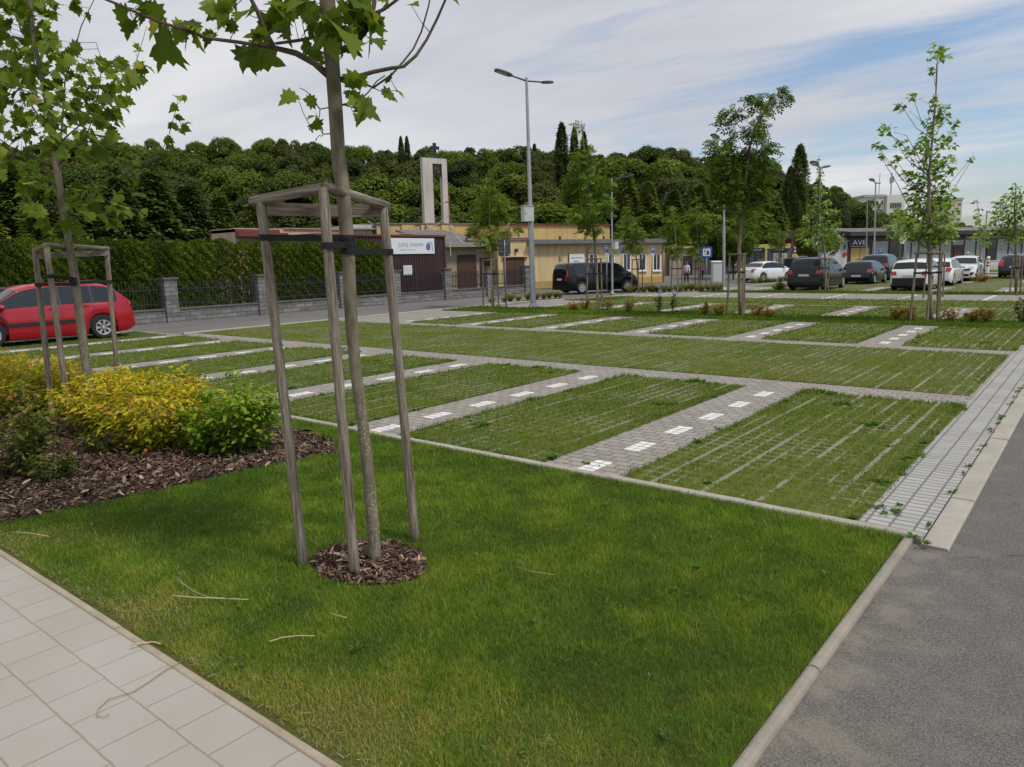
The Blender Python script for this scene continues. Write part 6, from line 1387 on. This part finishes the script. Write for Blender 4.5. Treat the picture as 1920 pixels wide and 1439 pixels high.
def far_buildings():
    def box_at(label, dep, x0, x1, y0, y1, m, rows, cols, depth=10, rz=0, name="block_of_flats", tops=True):
        p = PD(x0, y1, dep); q = PD(x1, y1, dep); f = Face(p[:2], q[:2]); e = f.empty(name, label, "building"); zt = PD((x0+x1)/2, y0, dep)[2]
        part("wall", m, e, [(0, f.L, 0, depth, -5, zt)]); part("roof_edge", 'lightgrey', e, [(-.3, f.L+.3, -.3, depth+.3, zt, zt+.8)])
        fh = (zt)/max(rows, 1)
        for r in range(rows):
            z = zt-2.6-r*3.0
            if z < 3: break
            for c in range(cols): s = f.L*(c+.5)/cols; w = f.L/cols*.3; window(e, s-w, s+w, z, z+1.5, -.0, .12, 'flatwhite', 'glass', 1, False)
        return f, e, zt
    f, e, zt = box_at("white block of flats with a roof antenna far behind the pavilion", 250, 1618, 1655, 371, 440, 'flatwhite', 5, 4)
    part("side_wing", 'flatwhite', e, [(f.L+.2, f.L+6, -1.5, 9, -5, zt+.4)])
    for r in range(4): window(e, f.L+1, f.L+5, zt-4-r*3.2, zt-2-r*3.2, -1.51, .2, 'lightgrey', 'glass', 4, False)
    s = f.L+3; part("antenna", 'steel', e, [(s-.15, s+.15, 2, 2.3, zt+.4, zt+8), (s-.7, s-.25, 1.8, 2.1, zt+4.5, zt+6.5), (s+.25, s+.7, 1.8, 2.1, zt+4.8, zt+6.8)]); part("antenna", 'steel', e, [(s-4.1, s-3.95, 2, 2.2, zt+.8, zt+8)])
    f, e, zt = box_at("tall beige tower block half hidden by the open plane tree", 300, 1768, 1800, 376, 440, 'flatbeige', 6, 3, 14, name="tower_block")
    c_ = PD(1668, 440, 118); d_ = norm((c_-CAM)*np.array([1,1,0])); u_ = np.array([d_[1], -d_[0], 0]); p, q = c_-u_*3.4, c_+u_*3.2; f = Face(p[:2], q[:2]); e = f.empty("gabled_house", "pale pink gabled house with a brown roof behind the pavilion", "house"); ze = PD(1640, 441, 118)[2]; za = PD(1690, 404, 118)[2]
    b = MB(); b.prism([(0,0,-1),(f.L*1.6,0,-1),(f.L*1.6,0,ze),(f.L*.8,0,za),(0,0,ze)], (0,7,0)); b.build("wall", MT['palepink'], e)
    b = MB(); b.prism([(-.5,-.4,ze-.25),(f.L*.8,-.4,za+.05),(f.L*.8,-.4,za+.35),(-.5,-.4,ze+.05)], (0,8,0)); b.prism([(f.L*1.6+.5,-.4,ze-.25),(f.L*.8+.01,-.4,za+.05),(f.L*.8+.01,-.4,za+.35),(f.L*1.6+.5,-.4,ze+.05)], (0,8,0)); b.build("roof", MT['browndoor'], e)
far_buildings()

# ---------------------------------------------------------------- people
def hair_skin(c, n): return mat_plain(n, c, .7)
MT['skin'] = mat_plain("skin", (.42,.25,.18), .6); MT['hair'] = mat_plain("brown_hair", (.045,.03,.022), .7); MT['greyhair'] = mat_plain("grey_brown_hair", (.12,.1,.085), .7)
MT['paleblue'] = mat_var("pale_blouse", (.5,.51,.56), (.6,.61,.65), 9, .85); MT['denim'] = mat_var("dark_trousers", (.018,.022,.04), (.03,.036,.06), 9, .85)
MT['coral'] = mat_var("coral_top", (.42,.14,.12), (.5,.2,.17), 9, .85); MT['maroon'] = mat_var("maroon_top", (.12,.02,.03), (.17,.035,.045), 9, .85); MT['shirtwhite'] = mat_var("white_top", (.55,.55,.53), (.66,.66,.64), 9, .85)
def skin_mesh(name, chains, mats, parent, sub=1):
    """grows one continuous surface round a tree of joints: chains of (point, radius); the first point of a later chain joins an existing point"""
    me = D.meshes.new(name); V, E, Rr, idx = [], [], [], {}
    def vid(p, r):
        k = tuple(round(c, 4) for c in p)
        if k not in idx: idx[k] = len(V); V.append(p); Rr.append(r)
        return idx[k]
    for ch in chains:
        for i in range(len(ch)-1): E.append((vid(*ch[i]), vid(*ch[i+1])))
    me.from_pydata(V, E, []); o = D.objects.new(name, me); COL.objects.link(o)
    o.modifiers.new("skin", 'SKIN')
    sk = me.skin_vertices[0].data
    for i, r in enumerate(Rr): sk[i].radius = (r, r) if np.isscalar(r) else r
    sk[0].use_root = True
    if sub: s = o.modifiers.new("sub", 'SUBSURF'); s.levels = s.render_levels = sub
    dg = bpy.context.evaluated_depsgraph_get(); dg.update(); m2 = D.meshes.new_from_object(o.evaluated_get(dg)); D.objects.remove(o)
    m2.polygons.foreach_set("use_smooth", [True]*len(m2.polygons)); m2.materials.clear()
    return link(name, m2, parent, mats)
def person(label, loc, rz, h, top, legs, hair, stride=.16, arm=.1, long_hair=False, hat=None):
    e = empty("person", loc, rz, label, "person"); k = h/1.7; P = lambda x, y, z: (x*k, y*k, z*k)
    ch = [[(P(0,0,.93),.125*k),(P(0,0,1.08),.115*k),(P(0,-.01,1.28),.135*k),(P(0,0,1.41),.10*k),(P(0,-.005,1.48),.052*k),(P(0,.01,1.53),.052*k)]]
    for s in (-1, 1):
        f = stride*s
        ch.append([(P(0,0,.93),.125*k),(P(s*.09,0,.86),.09*k),(P(s*.095,f*.55,.48),.058*k),(P(s*.095,f*.8-.02,.26),.048*k),(P(s*.095,f-.03,.08),.036*k),(P(s*.1,f+.08,.035),.033*k),(P(s*.1,f+.16,.025),.024*k)])
        a = -arm*s; hand = np.array(P(s*.235,a+.1,.80))
        ch.append([(P(0,0,1.41),.10*k),(P(s*.165,0,1.39),.058*k),(P(s*.215,a*.4,1.11),.042*k),(P(s*.235,a+.06,.88),.03*k),(tuple(hand),.03*k)])
        for j in range(4): ch.append([(tuple(hand),.03*k),(tuple(hand+np.array([s*.004,(j-1.5)*.019,-.05])*k),.0095*k),(tuple(hand+np.array([-s*.012,(j-1.5)*.019+.008,-.09+.006*abs(j-1.3)])*k),.008*k)])
        ch.append([(tuple(hand),.03*k),(tuple(hand+np.array([-s*.01,.035,-.02])*k),.01*k),(tuple(hand+np.array([-s*.02,.045,-.05])*k),.008*k)])
    skin_mesh("body", ch, [MT['skin']], e)
    tc = [[(P(0,0,.9),.145*k),(P(0,0,1.08),.135*k),(P(0,-.01,1.28),.15*k),(P(0,0,1.405),.108*k),(P(0,0,1.45),.062*k)]]
    for s in (-1, 1): a = -arm*s; tc.append([(P(0,0,1.405),.108*k),(P(s*.165,0,1.39),.07*k),(P(s*.215,a*.4,1.11),.056*k),(P(s*.228,a*.85,.97),.05*k)])
    skin_mesh("top", tc, [MT[top]], e)
    lc = [[(P(0,0,.98),.128*k),(P(0,0,.9),.138*k)]]
    for s in (-1, 1): f = stride*s; lc.append([(P(0,0,.9),.138*k),(P(s*.09,0,.84),.103*k),(P(s*.095,f*.55,.48),.074*k),(P(s*.095,f-.03,.11),.058*k)])
    skin_mesh("trousers", lc, [MT[legs]], e)
    def egg(nm, c, r, m, n=14, cut=None):
        b = MB(); pr = [(math.sin(t), math.cos(t)) for t in np.linspace(.02, math.pi-.02, 12)]; b.lathe([(q, z) for q, z in pr], n, 'z'); b.v = [(c[0]+x*r[0], c[1]+y*r[1]*(1.0 if y < 0 else 1.03), c[2]+z*r[2]) for x, y, z in b.v]
        return b.build(nm, MT[m], e, True)
    hd = egg("head", P(0,.02,1.595), (.073*k,.09*k,.112*k), 'skin'); b = MB(); b.prism([P(-.013,.105,1.575),P(.013,.105,1.575),P(0,.105,1.62)], P(0,.028,0)); b.build("nose", MT['skin'], hd)
    for s in (-1, 1):
        b = MB(); b.box(*[c*k for c in (s*.03-.012, s*.03+.012, .1, .109, 1.607, 1.617)]); b.build("eye", MT['ink'], hd)
        b = MB(); b.box(*[c*k for c in (s*.074-.008, s*.074+.008, .0, .03, 1.575, 1.625)]); b.build("ear", MT['skin'], hd)
    b = MB(); b.box(*[c*k for c in (-.022, .022, .09, .103, 1.538, 1.546)]); b.build("mouth", MT['coral'], hd)
    egg("hair", P(0,-.008,1.628), (.082*k,.094*k,.098*k), hair)
    if long_hair: egg("hair", P(0,-.05,1.54), (.075*k,.05*k,.13*k), hair)
    if hat: egg("hat", P(0,.0,1.665), (.095*k,.11*k,.07*k), hat); b = MB(); b.lathe([(.08*k,1.655*k),(.16*k,1.645*k),(.16*k,1.65*k),(.08*k,1.665*k)], 16, 'z', (0, 0, 0)); b.build("hat_brim", MT[hat], e, True)
    for s in (-1, 1): f = stride*s; skin_mesh("shoe", [[(P(s*.095,f-.05,.05),.045*k),(P(s*.1,f+.07,.04),.042*k),(P(s*.1,f+.17,.03),.03*k)]], [MT['ink']], e)
    return e
def people():
    person("person in a white blouse and dark trousers walking across the lane, seen from behind", G(1287,533.5), R(15), 1.5, 'paleblue', 'denim', 'greyhair', .17, .12)
    person("person in a coral top and dark trousers near the cream building's doorway", G(1315,525), R(200), 1.55, 'coral', 'denim', 'hair', .1)
    person("person in a pale hat standing behind the white compact suv", G(1812,511), R(120), 1.62, 'shirtwhite', 'denim', 'greyhair', .05, .05, False, 'shirtwhite')
    person("dark-haired person in a maroon top behind the white compact suv", G(1831,510), R(160), 1.68, 'maroon', 'denim', 'hair', .05, .05, True)
people()
# ---------------------------------------------------------------- wooded hill
for k_ in ('dusk', 'wood_leaf', 'wood_leaf_olive', 'conifer', 'poplar', 'thuja'):   # each tree its own shade
    nt = MT[k_].node_tree; oi = nt.nodes.new("ShaderNodeObjectInfo"); src = nt.nodes["Color Ramp"] if "Color Ramp" in nt.nodes else None
    rampn = [n for n in nt.nodes if n.bl_idname == "ShaderNodeValToRGB"][0]; tos = [l.to_socket for l in rampn.outputs[0].links]
    mr = nt.nodes.new("ShaderNodeValToRGB"); mr.color_ramp.elements[0].color = (.6,.66,.7,1); mr.color_ramp.elements[1].color = (1.4,1.3,.95,1); nt.links.new(oi.outputs["Random"], mr.inputs[0])
    mx = nt.nodes.new("ShaderNodeMix"); mx.data_type = 'RGBA'; mx.blend_type = 'MULTIPLY'; mx.inputs[0].default_value = 1.0
    nt.links.new(rampn.outputs[0], mx.inputs[6]); nt.links.new(mr.outputs[0], mx.inputs[7])
    for s in tos: nt.links.new(mx.outputs[2], s)
SKX = [-300,-100,0,100,200,290,370,440,480,530,575,640,700,760,830,880,930,1000,1050,1100,1150,1200,1250,1290,1340,1400,1440,1470,1500,1540,1570,1600,1630,1660,1700,1760,2100]
SKY_ = [300,300,292,284,274,278,284,275,278,271,280,286,287,292,291,298,286,284,288,296,291,290,287,297,300,310,325,331,341,351,361,376,391,403,416,428,432]
LD = [60, 84, 107, 140, 180, 230]; LADD = [175, 105, 58, 24, 0, 4]
def top_z(px, d):
    add = np.interp(d, LD, LADD); sk = np.interp(px, SKX, SKY_); k = np.clip((440-sk)/150, .12, 1)
    return PD(px, sk+add*k, d)[2]
def hill_z(px, d): return max(-.06, top_z(px, d)-12.5) if d > 70 else -.06
def hill():
    rows = []
    for d in (70, 84, 95, 107, 122, 140, 160, 180, 205, 235, 300):
        rows.append([(*(CAM+d*(ray(px, 488)-CU*0))[:2], hill_z(px, min(d, 232))*(1 if d < 290 else 0)) for px in range(-560, 1800, 40)])
    b = MB(); b.grid(rows); tag(b.build("hill", D.materials["rough_ground"], None, True), kind='structure')
hill()
def crown(seed, H=12.5, rx=3.9, rz=4.6, zc=7.3, nb=52, nf=430, fs=.27, rb=(.75,1.9), tall=False):
    g = np.random.default_rng(seed); P, N, C_ = [], [], []
    for i in range(nb):
        v = g.normal(0, 1, 3); v /= np.linalg.norm(v); v[2] = v[2]*.9+.12; q = g.uniform(.5, .95)
        c = np.array([v[0]*rx*q, v[1]*rx*q, zc+v[2]*rz*q]); r = g.uniform(*rb); tone = g.normal(0, .13)
        w = g.normal(0, 1, (nf, 3)); w /= np.linalg.norm(w, axis=1, keepdims=True); out = (c-np.array([0,0,zc-1])); out = out/np.linalg.norm(out)
        w = norm(w+out*.75+np.array([0,0,.25])); lump = 1+.16*np.sin(w[:,0]*9+i)*np.sin(w[:,1]*8+w[:,2]*7)
        p = c+w*(r*lump*(.8+.26*g.random(nf)))[:, None]
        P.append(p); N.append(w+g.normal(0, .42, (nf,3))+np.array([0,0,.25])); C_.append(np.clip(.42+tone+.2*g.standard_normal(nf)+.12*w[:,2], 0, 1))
    P = np.concatenate(P); N = np.concatenate(N); return P, N, g.normal(0, 1, P.shape)+np.array([0,0,-.4]), g.uniform(fs*.6, fs*1.35, len(P)), np.concatenate(C_)
def conifer(seed, H=13, R=2.6, n=9000, col=False):
    g = np.random.default_rng(seed); z = g.random(n)**(.75 if col else .62); a = g.random(n)*6.283; tier = .75+.25*np.abs(np.sin(z*34+np.sin(a*3)))
    prof = (np.minimum(1, (1-z)*4)**.6*np.minimum(1, .35+z*3)**.6 if col else (1-z)**.85)*tier; r = R*prof*(.45+.6*g.random(n)**.5)*(.85+.25*np.sin(a*5+z*20+seed))
    P = np.stack([r*np.cos(a), r*np.sin(a), .6+z*(H-.6)-(0 if col else r*.16)], 1); out = np.stack([np.cos(a), np.sin(a), np.full(n, .9 if col else -.3)], 1)
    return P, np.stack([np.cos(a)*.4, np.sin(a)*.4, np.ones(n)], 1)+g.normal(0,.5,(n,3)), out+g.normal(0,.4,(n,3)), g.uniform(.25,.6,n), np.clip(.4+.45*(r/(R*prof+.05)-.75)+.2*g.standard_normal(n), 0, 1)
def proto_tree(name, data, m, H, tmpl=CLUMP):
    e = empty(name, (0,0,0)); b = MB(); b.tube([(0,0,-.5),(.1,0,H*.3),(0,.1,H*.62)], [.24,.17,.06], 7); b.build("trunk", MT['darkbark'], e, True)
    P, N, T, S, Cc = data; leaves("crown", P, N, T, S, tmpl, MT[m], e, Cc); return e
NEEDLE = ([(0,0,0),(.5,.17,.04),(1,0,-.12),(.5,-.17,.04)], [(0,1,2,3)])
def forest():
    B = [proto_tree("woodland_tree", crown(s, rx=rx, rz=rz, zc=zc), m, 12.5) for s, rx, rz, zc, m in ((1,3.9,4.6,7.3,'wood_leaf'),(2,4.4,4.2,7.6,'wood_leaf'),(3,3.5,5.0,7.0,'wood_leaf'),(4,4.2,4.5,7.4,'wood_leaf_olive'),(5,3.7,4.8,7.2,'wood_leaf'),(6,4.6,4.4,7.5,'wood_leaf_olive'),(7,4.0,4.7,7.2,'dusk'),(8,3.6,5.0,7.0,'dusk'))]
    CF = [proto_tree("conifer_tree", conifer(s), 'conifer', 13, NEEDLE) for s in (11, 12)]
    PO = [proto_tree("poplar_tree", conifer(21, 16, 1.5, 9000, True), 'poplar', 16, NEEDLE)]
    used = set()
    def put(pr, px, ytop, d, H, W, zb=None, lab=None, cat="tree", grp=None):
        e = pr if pr.name not in used else copy_tree(pr); used.add(pr.name)
        p = CAM+d*ray(px, 488); zt = PD(px, ytop, d)[2]; h0 = {'w': 12.0, 'c': 13.0, 'p': 16.0}[pr.name[0]]
        zb = hill_z(px, d) if zb is None else zb; s = max(.35, (zt-zb)/h0)
        e.location = (p[0], p[1], zb); e.scale = (W, W, s); e.rotation_euler.z = random.random()*6.283; tag(e, lab, cat, grp); return e
    GRP = "broadleaf trees of the hillside wood"; LAB = "leafy green broadleaf tree in the dense wood covering the hill behind the buildings"
    rr = random.Random(4)
    for d, dx, x1, yj in ((182,37,1690,7),(144,45,1650,9),(110,58,1530,12),(82,74,1440,16)):
        px = -90.0
        while px < x1:
            sk = np.interp(px, SKX, SKY_); k = min(1, max(.12, (440-sk)/150)); y = sk+np.interp(d, LD, LADD)*k+rr.uniform(-yj, yj); dd = d*rr.uniform(.93, 1.07)
            big = rr.uniform(.85, 1.25)*(.8 if px > 1450 else 1)

            dk = (1110 < px < 1620 and d < 150 and not (px < 1300 and d > 125)) or (px < 520 and d < 100); pr = B[rr.choice((6,7,7,6,6,4,3) if dk else (0,1,2,4,0,3,5,1,6))]; put(pr, px, y, dd, 12, big, None, LAB, "tree", GRP)
            px += dx*rr.uniform(.78, 1.2)
    C1 = "dark conifers at the foot of the wooded hill"
    for px, y, d, w in ((300,328,52,1.5),(235,338,50,1.3),(165,350,49,1.2),(365,352,54,1.3),(35,322,56,1.6),(-30,330,54,1.5),(420,372,58,1.2),(100,345,50,1.2),(480,385,62,1.1)):
        put(CF[rr.randrange(2)], px, y, d, 12, w, -.05, "dark conifer close behind the clipped hedge and the red car", "conifer", C1)
    for px, y, d, w in ((1175,330,82,1.3),(1215,345,80,1.2),(1262,360,80,1.2),(1310,350,84,1.3),(1345,380,80,1.1),(1150,350,84,1.1),(1395,385,86,1.2),(1455,380,88,1.1)):
        put(CF[rr.randrange(2)], px, y, d, 12, w, -.05, "dark feathery conifer standing right behind the cream building and grey shop", "conifer", "dark conifers behind the shops")
    for px, y, d, w, lab in ((1056,240,128,.85,"thickest of three tall dark poplars rising over the yellow building"),(1079,248,130,.62,"thin middle poplar of the three over the yellow building"),(1097,256,131,.55,"lowest poplar of the three over the yellow building"),
                        (762,264,150,.5,"slim poplar of the pair over the memorial portal, nearer the plane tree"),(773,264,151,.5,"slim poplar of the pair over the memorial portal, nearer the portal"),(1493,279,100,.8,"single dark cypress-like tree above the wood's falling edge"),(1476,318,104,.6,"smaller dark column beside the cypress-like tree")):
        put(PO[0], px, y, d, 12, w, None, lab, "poplar")
    put(CF[0], 1006, 276, 185, 12, .8, None, "dark spruce tip standing over the wood beside the tall lamp post", "conifer")
    put(CF[1], 1128, 296, 140, 12, 1.0, None, "dark spruce in the wood right of the poplars", "conifer")
    for px, y, d, w in ((1352,432,62,.42),(1376,455,58,.3),(1525,450,66,.4),(1340,468,64,.3)):
        put(B[1], px, y, d, 12, w, -.05, "low round bushy tree growing between the shops", "tree", "bushy trees between the shops")
    for px, y, d, w in ((1600,430,135,.7),(1802,424,160,.8),(1830,428,170,.8),(1862,429,170,.9),(1790,418,170,.7),(1930,424,160,.9),(1900,428,175,.8)):
        put(B[2], px, y, d, 12, w, -.05, "distant tree top showing over the pavilion roof", "tree", "distant trees beyond the pavilion")
    for pr in B+CF+PO:
        if pr.name not in used:
            for ch in list(pr.children): D.objects.remove(ch)
            D.objects.remove(pr)
forest()

# ---------------------------------------------------------------- sky and sun
EL = R(57); sv = norm(RGT*.72-FWD*.45); SUN = np.array([sv[0]*math.cos(EL), sv[1]*math.cos(EL), math.sin(EL)])
ld = D.lights.new("sun", 'SUN'); ld.energy = 2.8; ld.angle = R(8); ld.color = (1, .95, .88)
lo = D.objects.new("sun", ld); COL.objects.link(lo); lo.rotation_euler = Vector(SUN).to_track_quat('Z', 'Y').to_euler(); lo.location = (20, -10, 40)
W = D.worlds.new("World"); SC.world = W; W.use_nodes = True; nt = W.node_tree; nt.nodes.clear()
def N_(t, **k):
    n = nt.nodes.new("ShaderNode"+t)
    for a, v in k.items(): setattr(n, a, v)
    return n
def mth(op, a, b=0.0, c=0.0):
    n = N_("Math", operation=op)
    for i, v in enumerate((a, b, c)):
        if isinstance(v, bpy.types.NodeSocket): nt.links.new(v, n.inputs[i])
        else: n.inputs[i].default_value = v
    return n.outputs[0]
def rmp(f, st):
    n = N_("ValToRGB"); cr = n.color_ramp
    while len(cr.elements) < len(st): cr.elements.new(.5)
    for e_, (p, c) in zip(cr.elements, st): e_.position = p; e_.color = (c, c, c, 1) if np.isscalar(c) else (*c, 1)
    nt.links.new(f, n.inputs[0]); return n.outputs[0]
out = N_("OutputWorld"); bg = N_("Background"); nt.links.new(bg.outputs[0], out.inputs[0]); bg.inputs[1].default_value = .1
sky = N_("TexSky", sky_type='NISHITA'); sky.sun_disc = False; sky.sun_elevation = EL; sky.sun_rotation = math.atan2(SUN[0], SUN[1]); sky.air_density = 1.0; sky.dust_density = 1.5; sky.ozone_density = 1.2
tc = N_("TexCoord"); sep = N_("SeparateXYZ"); nt.links.new(tc.outputs["Generated"], sep.inputs[0]); X, Y, Z = sep.outputs
zz = mth('ADD', mth('MAXIMUM', Z, 0.0), .16)
lat = mth('ADD', mth('MULTIPLY', X, float(RGT[0])), mth('MULTIPLY', Y, float(RGT[1]))); fw = mth('ADD', mth('MULTIPLY', X, float(FWD[0])), mth('MULTIPLY', Y, float(FWD[1])))
cb = N_("CombineXYZ"); nt.links.new(mth('DIVIDE', lat, zz), cb.inputs[0]); nt.links.new(mth('DIVIDE', fw, zz), cb.inputs[1])
def noise(scale, rot, sc, detail=6, rough=.6, dist=.4, loc=(0,0,0)):
    m0 = N_("Mapping"); nt.links.new(cb.outputs[0], m0.inputs[0]); m0.inputs["Rotation"].default_value = (0,0,R(rot)); m = N_("Mapping"); nt.links.new(m0.outputs[0], m.inputs[0]); m.inputs["Scale"].default_value = sc; m.inputs["Location"].default_value = loc
    n = N_("TexNoise"); nt.links.new(m.outputs[0], n.inputs[0]); n.inputs["Scale"].default_value = scale; n.inputs["Detail"].default_value = detail; n.inputs["Roughness"].default_value = rough; n.inputs["Distortion"].default_value = dist; return n.outputs[0]
n1 = noise(.9, 32, (.5, 1.5, 1), 7, .56, .7, (1.3, .4, 0)); n2 = noise(2.4, 38, (.3, 1.6, 1), 7, .62, .9, (4, 2, 0)); n3 = noise(.8, 20, (.6, 1.3, 1), 5, .55, .3, (7, 1, 0))
bias = mth('ADD', mth('MULTIPLY', lat, -.33), .147)
cov = mth('ADD', mth('ADD', mth('MULTIPLY', n1, .74), mth('MULTIPLY', n2, .26)), bias)
mask = rmp(cov, [(.415, 0.0), (.48, .45), (.56, 1.0)])
tone = rmp(mth('ADD', mth('MULTIPLY', n3, .85), mth('MULTIPLY', n2, .15)), [(.34, (5.3,5.6,6.3)), (.5, (6.4,6.6,7.05)), (.64, (7.7,7.8,8.0))])
sm = N_("Mix", data_type='RGBA', blend_type='MULTIPLY'); sm.inputs[0].default_value = 1; nt.links.new(sky.outputs[0], sm.inputs[6]); sm.inputs[7].default_value = (1.35,1.38,1.42,1)
mx = N_("Mix", data_type='RGBA'); nt.links.new(mask, mx.inputs[0]); nt.links.new(sm.outputs[2], mx.inputs[6]); nt.links.new(tone, mx.inputs[7])
nt.links.new(mx.outputs[2], bg.inputs[0])
SC.view_settings.view_transform = 'Standard'; SC.view_settings.look = 'None'; SC.view_settings.exposure = 0; SC.view_settings.gamma = 1
SC.cycles.max_bounces = 7; SC.cycles.transparent_max_bounces = 6; SC.cycles.use_denoising = True; SC.cycles.use_adaptive_sampling = True; SC.cycles.adaptive_threshold = .015
SC.cycles.sample_clamp_indirect = 6
